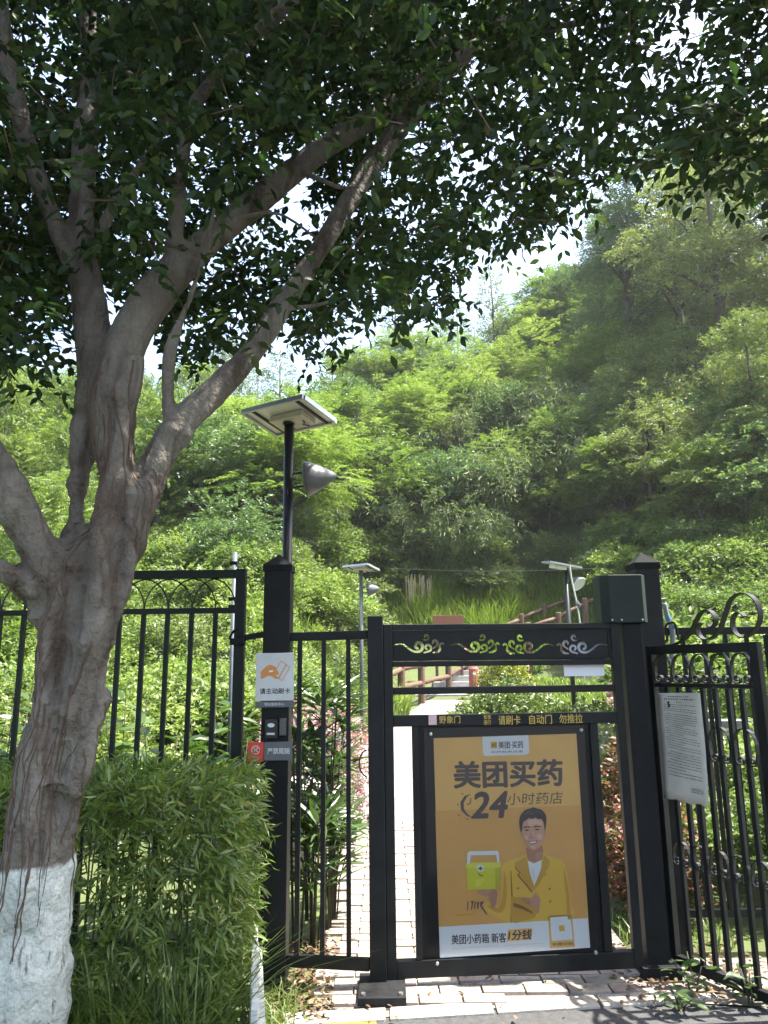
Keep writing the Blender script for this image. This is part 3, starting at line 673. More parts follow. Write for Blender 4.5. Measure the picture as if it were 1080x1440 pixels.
# --- left fence
FY = 4.10
lf = thing('iron_fence', 'dark green iron fence with interlaced pointed arches behind the ficus trunk', 'fence', (-1.6, FY, 0))
zT = 2.04; zM = 1.817
def fx(px, py): return float(at(px, py, FY)[0])
xe = fx(337, 900)
MB().box(-3.4, xe - .0275, FY - .02, FY + .02, zT - .046, zT).build('rail', MT['green_black'], lf, world=True, bevel=.002)
MB().box(-3.4, xe - .0275, FY - .014, FY + .014, zM - .015, zM + .015).build('rail', MT['green_black'], lf, world=True, bevel=.002)
MB().box(-3.4, xe - .0275, FY - .014, FY + .014, .15, .185).build('rail', MT['green_black'], lf, world=True)
MB().box(xe - .0275, xe + .0275, FY - .0275, FY + .0275, 0, zT + .003).build('end_post', MT['green_black'], lf, world=True, bevel=.003)
x = fx(302, 900); sp = .1305; xb = []
while x > -3.3: xb.append(x); x -= sp
for x in xb: MB().box(x - .0115, x + .0115, FY - .0115, FY + .0115, .185, zM - .015).build('bar', MT['green_black'], lf, world=True)
hA = zT - .046 - zM - .015
for x in [xe - .028] + xb:
    for s in (1, -1):
        if x == xe - .028 and s == 1: continue
        x1 = x + s * sp * 1.08
        if x1 > xe - .03: continue
        pts = [(x + s * sp * 1.08 * (1 - math.cos(a)), FY + .004 * s, zM + .015 + hA * math.sin(a)) for a in np.linspace(0, math.pi / 2, 9)]
        MB().tube(pts, .0042, 5, cap=False).build('arch', MT['green_black'], lf, world=True)
# latch arm from the fence to the post
t = thing('fence_bracket', 'black bolted clamp arm tying the iron fence to the gate post', 'bracket', (-.72, 4.06, 1.7))
MB().bar((xe + .0, 4.065, 1.664), (-.645, 4.03, 1.682), .03, .03).build('arm', MT['black2'], t, world=True)
MB().box(xe - .04, xe + .04, 4.03, 4.071, 1.63, 1.665).build('clamp', MT['black2'], t, world=True, bevel=.004)
for d in (-.03, .03): MB().tube([(xe + d, 4.03, 1.645), (xe + d, 4.015, 1.645)], .009, 6).build('bolt', MT['black2'], t, world=True)
MB().tube(smooth_path([(xe - .04, 4.03, 1.66), (xe - .03, 4.02, 1.685), (xe, 4.0, 1.71), (xe + .02, 4.0, 1.70)], 4), .007, 6).build('strap', MT['black2'], t, world=True)

# --- right swing leaf with wrought scrolls, opened towards the viewer
LO = np.array([1.435, 4.165, 0]); LE = np.array([1.745, 3.545, 0]); LA = math.atan2(LE[1] - LO[1], LE[0] - LO[0]); LL = float(np.linalg.norm(LE - LO))
luv = plane_uv(LO, LA)
leaf = thing('wrought_iron_gate', 'black wrought iron gate leaf with scrolls, standing open on the right', 'gate', LO, LA)
zl1 = 1.60; zl0 = .03
def lbox(name, u0, u1, z0, z1, d=.018): return MB().box(u0, u1, -d, d, z0, z1).build(name, MT['black'], leaf, bevel=.002)
lbox('stile', 0, .04, zl0, zl1); lbox('stile', LL - .045, LL, zl0, zl1)
lbox('top_rail', .041, LL - .046, zl1 - .045, zl1); lbox('bottom_rail', .041, LL - .046, zl0, zl0 + .045)
zr = 1.385
lbox('rail', .041, LL - .046, zr, zr + .02, .012)
nbar = 7
ub = np.linspace(.041, LL - .046, nbar + 2)[1:-1]
for u in ub: lbox('bar', u - .011, u + .011, zl0 + .046, zr - .001, .011)
def cscroll(cu, z0, h, w, name='scroll'):
    """omega-shaped bent flat bar with curled feet"""
    pts = []
    for k in range(7): a = -math.pi * .15 - k * .75; pts.append((cu - w * .26 + .018 * math.cos(a) * (1 - k * .09) * -1 * -1, z0 + .022 + .018 * math.sin(a)))
    left = spiral(cu - w * .24, z0 + .024, .007, .024, 5.5, -math.pi * .95, 9)
    top = [(cu - w * .47, z0 + h * .6), (cu - w * .3, z0 + h * .9), (cu, z0 + h), (cu + w * .3, z0 + h * .9), (cu + w * .47, z0 + h * .6)]
    right = [(2 * cu - p[0], p[1]) for p in left][::-1]
    q = smooth_path(left + top + right, 2)
    return MB().ribbon([(p[0], 0, p[1]) for p in q], (0, 1, 0), .022, .004).build(name, MT['black'], leaf, smooth=False)
for k in range(5):
    w_ = (LL - .09) / 5; cscroll(.042 + w_ * (k + .5), zr + .02, zl1 - .045 - zr - .024, w_ * .98)
for k in range(4):
    w_ = (LL - .12) / 4; cscroll(.06 + w_ * (k + .5), 1.03, .17, w_ * .9, 'heart_scroll')
for k in range(5):
    w_ = (LL - .12) / 5; cscroll(.06 + w_ * (k + .5), .5, .12, w_ * .9, 'lower_scroll')
# crest scrolls on the top rail
def crest(cr, name):
    q = [luv(960 + x * 120 / 1080, 820 + y * 100 / 900) for x, y in cr]
    q = smooth_path([(p[0], 0, p[1]) for p in q], 6)
    MB().ribbon(q, (0, 1, 0), .034, .005).build(name, MT['black'], leaf, smooth=False)
crest([(-260, 800), (-190, 790), (-60, 760), (40, 690), (120, 600), (190, 440), (270, 350), (350, 350), (415, 430), (410, 520), (360, 560), (320, 520)], 'crest_scroll')
crest([(240, 500), (190, 570), (215, 660), (290, 715), (380, 690), (470, 590), (530, 430), (600, 230), (700, 140), (830, 140), (940, 240), (985, 400), (950, 550), (860, 650), (770, 690), (680, 640), (635, 540), (650, 420), (720, 370), (790, 420)], 'crest_scroll')
for z in (1.45, 1.0, .25): MB().tube([(-.012, 0, z - .04), (-.012, 0, z + .04)], .014, 8).build('hinge', MT['black2'], leaf)
# fixed fence behind on the right
t = thing('iron_fence', 'plain black rail fence continuing behind the open scrolled leaf', 'fence', (2.2, 4.45, 0))
zf = float(at(1000, 884, 4.45)[2])
MB().box(1.545, 3.4, 4.435, 4.465, zf - .035, zf + .008).build('rail', MT['black2'], t, world=True, bevel=.002)
MB().box(1.545, 3.4, 4.435, 4.465, .15, .185).build('rail', MT['black2'], t, world=True)
for k in range(14): x = 1.62 + k * .125; MB().box(x - .01, x + .01, 4.44, 4.46, .186, zf - .036).build('bar', MT['black2'], t, world=True)
# second leaf at the frame's right edge
t = thing('iron_gate_leaf', 'black iron gate leaf with close bars at the right edge', 'gate', (1.77, 3.53, 0), -1.0)
MB().box(0, .05, -.02, .02, .02, 1.63).build('stile', MT['black'], t, bevel=.002)
MB().box(.051, .7, -.016, .016, 1.56, 1.60).build('rail', MT['black'], t); MB().box(.051, .7, -.016, .016, .03, .075).build('rail', MT['black'], t)
for k in range(6): u = .12 + k * .1; MB().box(u - .01, u + .01, -.01, .01, .076, 1.559).build('bar', MT['black'], t)
# torn paper notice taped to the leaf
nt_ = thing('paper_notice', 'torn white paper notice of small print taped to the scrolled gate leaf', 'notice', LO, LA)
def lp(x, y): return luv(x, y, -.0)
edgeL = [(929.5, 974.5), (932, 1010), (935.5, 1060), (938, 1121)]
edgeR = [(988.5, 974), (992, 1020), (997, 1075), (1002, 1134)]
g = MB(); n = 12; mcol = 10
eL = smooth_path(edgeL, 4); eR = smooth_path(edgeR, 4); vs = []
for i in range(len(eL)):
    for j in range(mcol + 1):
        s = j / mcol; x = eL[i][0] * (1 - s) + eR[i][0] * s; y = eL[i][1] * (1 - s) + eR[i][1] * s
        if i == len(eL) - 1: y += [0, 1, 0, -1.5, 2, 1, 3, 0, -1, 1, 0][j]
        u, z = lp(x, y); vs.append((u, -.016 - .004 * math.sin(i * .5 + j * .8) - .006 * (i / 12) ** 2, z))
g.add(vs, [(i * (mcol + 1) + j, i * (mcol + 1) + j + 1, (i + 1) * (mcol + 1) + j + 1, (i + 1) * (mcol + 1) + j) for i in range(len(eL) - 1) for j in range(mcol)])
MT['paper'] = mat('weathered_paper', (.46, .44, .385), .8, var=.12, scale=9)
sh = g.build('paper_sheet', MT['paper'], nt_, smooth=True); sm_ = sh.modifiers.new('thickness', 'SOLIDIFY'); sm_.thickness = .0006
MT['faint_print'] = mat('faint_print', (.14, .14, .14), .8)
def nsurf(fx_, fy_):     # print position on the curved sheet
    i = fy_ * (len(eL) - 1); j = fx_ * mcol; i0 = min(int(i), len(eL) - 2); j0 = min(int(j), mcol - 1); a, b = i - i0, j - j0
    q = lambda ii, jj: np.array(vs[ii * (mcol + 1) + jj])
    p = q(i0, j0) * (1 - a) * (1 - b) + q(i0 + 1, j0) * a * (1 - b) + q(i0, j0 + 1) * (1 - a) * b + q(i0 + 1, j0 + 1) * a * b
    p[1] -= .0022; return tuple(p)
pr = MB(); rr = random.Random(5)
def pline(y, x0, x1, h, step=.035):
    x = x0
    while x < x1:
        w_ = step * rr.uniform(.45, .9); pr.add([nsurf(x, y), nsurf(min(x + w_, x1), y), nsurf(min(x + w_, x1), y + h), nsurf(x, y + h)], [(0, 3, 2, 1)]); x += step
for y, a, b in ((.055, .22, .72), (.092, .13, .84), (.128, .40, .52)): pline(y, a, b, .017, .05)
y = .165
while y < .80:
    pline(y, .12 + rr.choice([0, 0, .05]), .88 * rr.choice([1, 1, 1, .6, .95]), .0075); y += .0215 if rr.random() < .85 else .034
for y in (.86, .872, .886): pline(y, .62, .9, .007)
pr.build('fine_print', MT['faint_print'], nt_)['kind'] = 'stuff'
hl = [(.20, .135), (.26, .13), (.24, .16), (.28, .175), (.23, .20), (.2, .215), (.215, .18)]
MB().add([tuple(np.array(nsurf(*p)) - np.array([0, .001, 0])) for p in hl], [tuple(range(len(hl)))]).build('tear', MT['black_print'], nt_)
MB().add([tuple(np.array(nsurf(*p)) - np.array([0, .002, 0])) for p in ((.0, .0), (.27, .0), (.27, .022), (.03, .025))], [(0, 1, 2, 3)]).build('tape', mat('tape', (.5, .5, .47), .3), nt_)
# taped pipe behind the right post
t = thing('taped_pipe', 'pale blue and white taped pipe end behind the right gate post', 'pipe', at(945, 905, 4.42))
q = [at(x, y, 4.42) for x, y in ((934, 848), (938, 865), (944, 880), (946, 897), (945, 930))]
MB().tube(smooth_path(q, 4), .016, 8).build('pipe', mat('white_pipe', (.20, .22, .23), .6), t, world=True, smooth=True)
for i, j in ((4, 6), (8, 9)): s_ = smooth_path(q, 4); MB().tube(s_[i:j + 1], .0185, 8).build('tape_band', mat('blue_tape', (.10, .22, .30), .4), t, world=True)
MB().tube(smooth_path([at(x, y, 4.40) for x, y in ((925, 905), (938, 900), (936, 880), (948, 876), (955, 900))], 4), .008, 6).build('cable', MT['black2'], t, world=True)

# ================================================================== solar lamps
MT['lamp_black'] = mat('lamp_black', (.016, .018, .018), .45, var=.2, scale=8)
MT['alu'] = mat('brushed_frame', (.42, .43, .44), .4, metal=.7, var=.1, scale=30)
MT['panel_back'] = mat('panel_back_sheet', (.62, .61, .58), .6, var=.08, scale=6)
MT['cells'] = mat('solar_cells', (.012, .016, .035), .12, var=.3, scale=20)
MT['box_beige'] = mat('battery_box', (.46, .42, .35), .5, var=.08, scale=8)
MT['lens'] = mat('pale_lens', (.6, .62, .6), .3)
MT['lamp_grey'] = mat('grey_lamp_shade', (.09, .095, .10), .42, var=.15, scale=8)
def solar_lamp(label, loc, H, rz, tilt, head_dir, head_z, pole_m):
    t = thing('solar_lamp', label, 'lamp', loc, 0, 'solar lamps along the path')
    MB().tube([(0, 0, -.3), (0, 0, H)], .031, 14).build('pole', pole_m, t, smooth=True)
    R = Matrix.Translation((.0, 0, H + .045)) @ Matrix.Rotation(rz, 4, 'Z') @ Matrix.Rotation(tilt, 4, 'X')
    a, b = .25, .175
    fr = MB()
    for s in (-1, 1):
        fr.box(-a, a, s * b - .009, s * b + .009, -.014, .016, R); fr.box(s * a - .009, s * a + .009, -b + .0095, b - .0095, -.014, .016, R)
    fr.build('panel_frame', MT['alu'], t)
    MB().box(-a + .0095, a - .0095, -b + .0095, b - .0095, .002, .006, R).build('panel_back', MT['panel_back'], t)
    MB().box(-a + .0095, a - .0095, -b + .0095, b - .0095, .0065, .013, R).build('solar_panel', MT['cells'], t)
    MB().box(-.115, .15, -.06, .09, -.045, -.004, R).build('battery_box', MT['box_beige'], t, bevel=.006)
    for s in (-.17, .185):
        m_ = MB(); m_.box(s - .008, s + .008, -b + .012, b - .012, -.013, .0, R); m_.build('cross_bar', MT['lamp_black'], t)
    w_ = MB()
    for x_ in (-.02, .10):
        w_.tube([R @ Vector(p) for p in ((x_, .1, -.006), (x_ + .01, .08, -.05), (x_ - .01, .04, -.055), (x_ + .012, .03, -.048), (x_ + .02, .0, -.052))], .004, 5)
    w_.build('cable', MT['black_print'], t)
    MB().tube([(0, 0, H - .01), R @ Vector((0, 0, -.02))], .04, 10).build('bracket', MT['lamp_black'], t)
    # cone spotlight: apex plate by the pole, wide slanted mouth
    d = Vector(head_dir).normalized(); side = d.cross(Vector((0, 0, 1))).normalized(); up = side.cross(d)
    c0 = Vector((0, 0, head_z)) + d * .105; n = 28; vs = []; fs = []
    prof = [(-.012, .050), (0, .108), (.016, .112), (.075, .088), (.135, .058), (.185, .026), (.205, .006)]
    for (q, rad) in prof:
        for j in range(n):
            an = 2 * math.pi * j / n; vs.append(c0 + d * q + (side * math.cos(an) + up * math.sin(an)) * rad)
    k = len(prof)
    fs = [(i * n + j, i * n + (j + 1) % n, (i + 1) * n + (j + 1) % n, (i + 1) * n + j) for i in range(k - 1) for j in range(n)]
    fs += [tuple(range(n))[::-1], tuple((k - 1) * n + j for j in range(n))]
    MB().add(vs, fs).build('lamp_head', MT['lamp_grey'], t, smooth=True)
    dh = Vector((d.x, d.y, 0)).normalized()
    for s in (-.045, .045):
        MB().tube([Vector((0, 0, head_z + s)) + dh * .02, c0 + up * s - d * .0], .009, 8).build('arm', MT['lamp_black'], t)
    return t
zp = lambda px, py, Y: float(at(px, py, Y)[2])
l1 = at(405, 700, 4.62); solar_lamp('large solar lamp rising behind the left gate post, nearest of the lamps', (l1[0], 4.62, 0), 3.06, math.radians(-32), math.radians(-10), (1, .05, .12), float(at(440, 676, 4.62)[2]), MT['lamp_black'])
l2 = at(508, 860, 12.3); z2 = hgt(l2[0], 12.3); solar_lamp('distant solar lamp left of the path, showing the underside of its panel', (l2[0], 12.3, z2), zp(508, 803, 12.3) - z2, math.radians(-32), math.radians(-10), (1, .1, .1), zp(520, 830, 12.3) - z2, mat('grey_green_pole', (.06, .075, .07), .5))
l3 = at(798, 840, 11.4); z3 = hgt(l3[0], 11.4)
def lamp3():
    t = thing('solar_lamp', 'distant solar lamp right of the path with a round downward lamp head', 'lamp', (l3[0], 11.4, z3), 0, 'solar lamps along the path'); H = zp(798, 800, 11.4) - z3
    MB().tube([(0, 0, -.3), (0, 0, H)], .034, 12).build('pole', MT['lamp_black'], t, smooth=True)
    R = Matrix.Translation((-.06, 0, H + .05)) @ Matrix.Rotation(math.radians(12), 4, 'Z') @ Matrix.Rotation(math.radians(9), 4, 'Y') @ Matrix.Rotation(math.radians(7), 4, 'X')
    MB().box(-.26, .26, -.17, .17, .0, .028, R).build('panel_frame', MT['alu'], t); MB().box(-.25, .25, -.16, .16, .0285, .032, R).build('solar_panel', MT['cells'], t)
    MB().box(-.16, .05, -.1, .1, -.06, -.001, R).build('battery_box', MT['panel_back'], t, bevel=.006)
    hc = Vector((.175, -.05, zp(813, 822, 11.4) - z3)); ax = Vector((.45, -.55, -.65)).normalized(); s1 = ax.orthogonal().normalized(); s2 = ax.cross(s1)
    vs = []; n = 24; prof = [(-.13, .03), (-.09, .07), (-.03, .11), (0, .125), (.006, .12), (.0, .112), (.0, 0.001)]
    for q, rad in prof:
        for j in range(n): an = 2 * math.pi * j / n; vs.append(hc + ax * q + (s1 * math.cos(an) + s2 * math.sin(an)) * rad)
    fs = [(i * n + j, i * n + (j + 1) % n, (i + 1) * n + (j + 1) % n, (i + 1) * n + j) for i in range(3) for j in range(n)] + [tuple(range(n))[::-1]]
    fl = [(i * n + j, i * n + (j + 1) % n, (i + 1) * n + (j + 1) % n, (i + 1) * n + j) for i in range(3, 6) for j in range(n)]
    MB().add(vs, fs).build('lamp_head', MT['lamp_grey'], t, smooth=True); MB().add(vs, fl).build('lens', MT['lens'], t)
    MB().bar((0, 0, hc.z + .02), hc - ax * .08, .02).build('arm', MT['lamp_black'], t)
lamp3()
t = thing('lamp_stake', 'thin pale stake with a small ball joint right of the distant lamp', 'stake', (at(812, 850, 10.8)[0], 10.8, hgt(2.9, 10.8)))
MB().tube(smooth_path([at(x, y, 10.8) for x, y in ((801, 795), (804, 815), (809, 838), (813, 858), (817, 890), (822, 960))], 4), .012, 8).build('stake', mat('pale_stake', (.38, .38, .33), .6), t, world=True)
MB().tube([at(812.5, 845, 10.8), at(813, 850, 10.8), at(814, 856, 10.8)], [.012, .03, .012], 8).build('joint', MT['lamp_grey'], t, world=True)
# pole behind the left fence
t = thing('service_pole', 'short blue-grey pole with cable clamps behind the left fence', 'pole', (at(330, 790, 5.2)[0], 5.2, 0))
x = float(at(330, 800, 5.2)[0]); MB().tube([(x, 5.2, 0), (x, 5.2, zp(329, 777, 5.2))], .016, 10).build('pole', mat('blue_grey_pole', (.10, .125, .15), .5, var=.2), t, world=True, smooth=True)
for y in (792, 842, 853): z = zp(330, y, 5.2); MB().box(x - .03, x + .02, 5.17, 5.23, z - .014, z + .01).build('clamp', MT['black2'], t, world=True)

# log-look railing by the steps and up the bank
MT['log'] = mat('brown_concrete_log', (.085, .045, .03), .85, color2=(.13, .078, .05), scale=9, bump=.3, bscale=40)
def railing(label, pts, hts, mids, group):
    base = pts[0]
    t = thing('log_railing', label, 'railing', (base[0], base[1], base[2]), group=group)
    for (p, h) in zip(pts, hts):
        MB().tube([(p[0], p[1], p[2] - .5), (p[0], p[1], p[2] + h), (p[0], p[1], p[2] + h + .02)], [.09, .085, .06], 10).build('post', MT['log'], t, world=True, smooth=False)
    for i in range(len(pts) - 1):
        a, b = pts[i], pts[i + 1]
        for f in mids:
            MB().tube([(a[0], a[1], a[2] + hts[i] * f), ((a[0] + b[0]) / 2, (a[1] + b[1]) / 2, (a[2] + b[2]) / 2 + .5 * (hts[i] + hts[i + 1]) * f + .015), (b[0], b[1], b[2] + hts[i + 1] * f)], .062, 8).build('rail', MT['log'], t, world=True, smooth=True)
    return t
def rpost(px, ytop, Y, h=.95): p = at(px, ytop, Y); return (p[0], p[1], p[2] - h)
railing('brown log railing with stout posts beside the stone steps', [rpost(530, 948, 15.6), rpost(564, 930, 17), rpost(592, 926, 18.7), rpost(630, 920, 20.6), rpost(655, 905, 22)], [.95] * 5, (.82, .38), 'log railings')
railing('brown log railing climbing the bank to the distant right lamp', [rpost(700, 879, 23.4), rpost(733, 864, 23.6), rpost(765, 850, 23.8), rpost(800, 838, 24.0), rpost(838, 825, 24.2), rpost(880, 806, 24.5)], [.95] * 6, (.85, .3), 'log railings')
railing('second lower log railing nearer the right lamp', [rpost(742, 876, 21.6), rpost(785, 862, 21.6), rpost(822, 842, 21.7), rpost(862, 826, 21.8)], [.95] * 4, (.85,), 'log railings')
# red-topped bollard and brown board
b0 = at(666, 938, 19.6)
t = thing('red_bollard', 'short reddish bollard with a pale ring at the end of the path', 'bollard', (b0[0], b0[1], hgt(b0[0], 19.6)))
MB().tube([(b0[0], b0[1], b0[2] - .7), (b0[0], b0[1], b0[2] - .05), (b0[0], b0[1], b0[2])], [.13, .13, .10], 12).build('body', mat('brick_red', (.30, .09, .06), .7, var=.2), t, world=True)
MB().tube([(b0[0], b0[1] - .131, b0[2] - .16), (b0[0], b0[1] - .138, b0[2] - .16)], .05, 12).build('ring', MT['pale_print'], t, world=True)
BY = min(ground_hit(630, 893)[1], 24.0) - 2.6
p0 = at(609, 878, BY); p1 = at(651, 865, BY)
t = thing('board_sign', 'small weathered red-brown board sign on posts above the gate line', 'sign', ((p0[0] + p1[0]) / 2, BY, hgt((p0[0] + p1[0]) / 2, BY)))
MB().box(p0[0], p1[0], BY - .03, BY + .01, p0[2] - .3, p1[2]).build('board', mat('red_brown_board', (.20, .075, .04), .7, var=.25, scale=25, stretch=(1, 1, 6)), t, world=True, bevel=.004)
for x in (p0[0] + .08, p1[0] - .08): MB().box(x - .04, x + .04, BY + .011, BY + .08, hgt(x, BY) - .3, p1[2] - .03).build('post', MT['log'], t, world=True)
# garden wires
def wire(label, pts, r=.0035):
    P = smooth_path(pts, 6); t = MB().tube([tuple(p) for p in P], r, 4).build('wire', mat('wire_grey', (.22, .22, .2), .5), None); tag(t, label, 'wire')
wire('thin wire crossing the hillside foot from lamp to lamp', [at(545, 799, 15.5), at(660, 803, 14), at(770, 802, 12.2), at(845, 799, 11)])
for y in (823, 834, 876): wire('thin garden wire %s the scrolled gate leaf' % {823: 'highest above', 834: 'middle above', 876: 'lowest behind'}[y], [at(945, y + (4 if y > 850 else -4), 6.5), at(1010, y, 6.3), at(1090, y + 3, 6.0)], .002)
# low wall on the right and slab on the left
t = MB().box(1.9, 5.5, 7.2, 7.5, -.1, .98).build('low_wall', mat('grey_render', (.13, .13, .12), .9, var=.2, scale=4, bump=.2), None); tag(t, 'low grey rendered wall behind the right fence', 'wall')
t = MB().box(-1.45, -.55, 5.9, 6.6, -.05, .62).build('planter_kerb', MT['concrete'], None, bevel=.01); tag(t, 'pale concrete planter block behind the left fence', 'planter')
# white picket edging, seen nearly end-on
t = thing('picket_edging', 'low white picket edging running beside the bamboo hedge', 'edging', (-.62, 3.5, 0))
MT['picket'] = mat('chalky_white_picket', (.62, .63, .60), .6, color2=(.40, .42, .38), scale=14)
for k in range(9):
    y = 3.02 + k * .095; x = float(at(356 + (8 - k) * .6, 1380, y)[0]); z1 = .30 + random.uniform(-.01, .01)
    q = .011; x += random.uniform(-.004, .004); MB().add([(x - q, y - .032, -.03), (x + q, y - .032, -.03), (x + q, y + .032, -.03), (x - q, y + .032, -.03), (x - q, y - .032, z1), (x + q, y - .032, z1), (x + q, y + .032, z1), (x - q, y + .032, z1), (x - q, y, z1 + .03), (x + q, y, z1 + .03)],
             [(0, 4, 8, 7, 3), (1, 2, 6, 9, 5), (0, 1, 5, 4), (2, 3, 7, 6), (4, 5, 9, 8), (6, 7, 8, 9)]).build('picket', MT['picket'], t, world=True)
for z in (.1, .22):
    MB().bar((float(at(361, 1380, 3.0)[0]) + .024, 3.0, z), (float(at(356, 1380, 3.8)[0]) + .024, 3.8, z), .024, .045).build('rail', MT['picket'], t, world=True)

# ================================================================== the big ficus
def stem(pts):     # (px, py, Y, width in px) -> points, radii
    P = [np.array([*at(x, y, Yd), w_ / 2 / FPX * Yd * .96]) for x, y, Yd, w_ in pts]
    q = smooth_path(P, 5); return [tuple(p[:3]) for p in q], [max(.006, float(p[3])) for p in q]
STEMS = {
 'core': [(2, 1640, 2.76, 190), (12, 1520, 2.77, 156), (32, 1400, 2.78, 128), (46, 1290, 2.78, 106), (59, 1200, 2.78, 94), (70, 1100, 2.79, 92), (90, 1000, 2.8, 92), (96, 920, 2.8, 92), (102, 850, 2.8, 88), (112, 790, 2.8, 80), (120, 740, 2.82, 60)],
 'main': [(112, 900, 2.76, 84), (134, 820, 2.76, 74), (154, 750, 2.77, 62), (162, 690, 2.78, 54), (160, 620, 2.8, 58), (157, 560, 2.82, 70), (168, 505, 2.84, 66), (192, 452, 2.86, 62), (225, 408, 2.9, 62), (270, 360, 2.96, 53), (330, 308, 3.04, 46), (420, 235, 3.16, 43), (480, 192, 3.24, 41), (540, 155, 3.32, 36), (600, 108, 3.4, 30), (670, 60, 3.5, 20), (740, 0, 3.6, 12)],
 'left': [(94, 830, 2.84, 56), (102, 750, 2.86, 38), (110, 680, 2.87, 36), (121, 610, 2.88, 44), (130, 560, 2.89, 54), (134, 510, 2.9, 60), (128, 440, 2.92, 58), (118, 370, 2.95, 48), (114, 300, 2.98, 42), (120, 200, 3.0, 40), (128, 100, 3.05, 36), (124, 0, 3.1, 30), (118, -140, 3.2, 22)],
 'low': [(138, 880, 2.78, 60), (170, 790, 2.78, 54), (196, 722, 2.8, 50), (216, 668, 2.82, 49), (246, 606, 2.86, 48), (298, 556, 2.94, 43), (350, 500, 3.02, 38), (395, 434, 3.1, 35), (448, 352, 3.2, 34), (500, 268, 3.3, 35), (545, 202, 3.38, 35), (602, 132, 3.48, 31), (648, 84, 3.56, 23), (710, 20, 3.66, 15)],
 'centre': [(240, 392, 2.92, 34), (246, 330, 2.88, 26), (252, 270, 2.84, 24), (260, 200, 2.8, 24), (270, 158, 2.78, 27), (300, 112, 2.74, 25), (345, 62, 2.7, 23), (410, 2, 2.64, 21), (480, -60, 2.6, 16)],
 'fork': [(262, 190, 2.82, 20), (225, 160, 2.9, 18), (180, 100, 3.0, 15), (150, 20, 3.1, 12)],
 'west': [(112, 850, 2.76, 76), (72, 795, 2.72, 68), (40, 742, 2.68, 62), (8, 676, 2.62, 58), (-40, 590, 2.56, 50), (-110, 480, 2.5, 42)],
 'stub': [(75, 860, 2.74, 44), (22, 814, 2.66, 38), (-50, 775, 2.58, 34)],
 'sprout': [(240, 612, 2.86, 24), (236, 545, 2.85, 17), (240, 492, 2.84, 15), (262, 432, 2.84, 13), (282, 380, 2.84, 9)],
 'north': [(112, 400, 2.94, 30), (75, 310, 2.9, 30), (40, 210, 2.86, 31), (20, 125, 2.82, 31), (5, 40, 2.78, 29), (-15, -80, 2.72, 24)],
 'flute': [(95, 1010, 2.69, 40), (128, 900, 2.665, 46), (140, 830, 2.66, 44), (140, 770, 2.68, 36), (148, 700, 2.71, 34), (166, 640, 2.74, 34), (172, 580, 2.76, 30)],
 'flute2': [(100, 1120, 2.71, 34), (126, 1010, 2.70, 34), (138, 930, 2.70, 32), (172, 840, 2.71, 30), (180, 760, 2.73, 30), (178, 690, 2.74, 28), (166, 620, 2.77, 28), (182, 540, 2.79, 34), (190, 500, 2.8, 30)],
 'flute3': [(24, 1300, 2.72, 40), (46, 1150, 2.70, 38), (60, 1020, 2.70, 40), (64, 930, 2.70, 36), (80, 850, 2.69, 34), (112, 800, 2.70, 30), (118, 760, 2.72, 24)],
 'flute4': [(66, 1420, 2.74, 30), (74, 1280, 2.74, 32), (86, 1180, 2.74, 32), (108, 1060, 2.73, 34), (112, 960, 2.72, 38), (100, 890, 2.70, 34)],
}
tb = at(22, 1610, 2.76)
ficus = thing('ficus_tree', 'large grey-barked ficus with white-limed foot, twisted roots and spreading crown', 'tree', (float(tb[0]), float(tb[1]), 0))
fo = ficus.location
g = MB()
for k, v in STEMS.items():
    p, r = stem(v); g.tube([(a - fo.x, b - fo.y, c - fo.z) for a, b, c in p], r, 14)
for x, y, Yd, rad in ((104, 795, 2.69, .055), (96, 1020, 2.70, .05), (140, 985, 2.74, .05), (70, 1100, 2.70, .05), (165, 560, 2.76, .06), (118, 900, 2.67, .045), (245, 610, 2.84, .07), (60, 870, 2.72, .06)):
    c = at(x, y, Yd); g.tube([(c[0] - fo.x, c[1] - fo.y, c[2] - fo.z - rad), (c[0] - fo.x, c[1] - fo.y, c[2] - fo.z), (c[0] - fo.x, c[1] - fo.y, c[2] - fo.z + rad)], [rad * .4, rad, rad * .4], 10)
tmp = g.build('tmp', MT['soil'])
rm = tmp.modifiers.new('r', 'REMESH'); rm.mode = 'VOXEL'; rm.voxel_size = .0115
sm_ = tmp.modifiers.new('s', 'SMOOTH'); sm_.iterations = 4; sm_.factor = .5
me = bpy.data.meshes.new_from_object(tmp.evaluated_get(bpy.context.evaluated_depsgraph_get())); bpy.data.objects.remove(tmp)
n = len(me.vertices); co = np.zeros(n * 3, np.float32); no = np.zeros(n * 3, np.float32)
me.vertices.foreach_get('co', co); me.vertices.foreach_get('normal', no); co = co.reshape(-1, 3); no = no.reshape(-1, 3)
def vnoise(P, seed):      # smooth value noise on points
    P = P + seed * 17.3; i = np.floor(P).astype(np.int64); f = P - i; f = f * f * (3 - 2 * f); out = 0
    def h(a): return ((np.sin(a[:, 0] * 127.1 + a[:, 1] * 311.7 + a[:, 2] * 74.7) * 43758.5453) % 1.0)
    for dx in (0, 1):
        for dy in (0, 1):
            for dz in (0, 1):
                wgt = np.where(dx, f[:, 0], 1 - f[:, 0]) * np.where(dy, f[:, 1], 1 - f[:, 1]) * np.where(dz, f[:, 2], 1 - f[:, 2])
                out = out + wgt * h(i + np.array([dx, dy, dz]))
    return out
n1 = vnoise(co * np.array([8, 8, 3.2]), 1); n2 = vnoise(co * np.array([15, 15, 7]), 9)
disp = (n1 - .55) * .045 + (vnoise(co * 16, 2) - .5) * .02
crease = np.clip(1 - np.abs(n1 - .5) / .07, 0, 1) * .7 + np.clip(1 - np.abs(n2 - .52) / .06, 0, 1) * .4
disp -= crease * .016
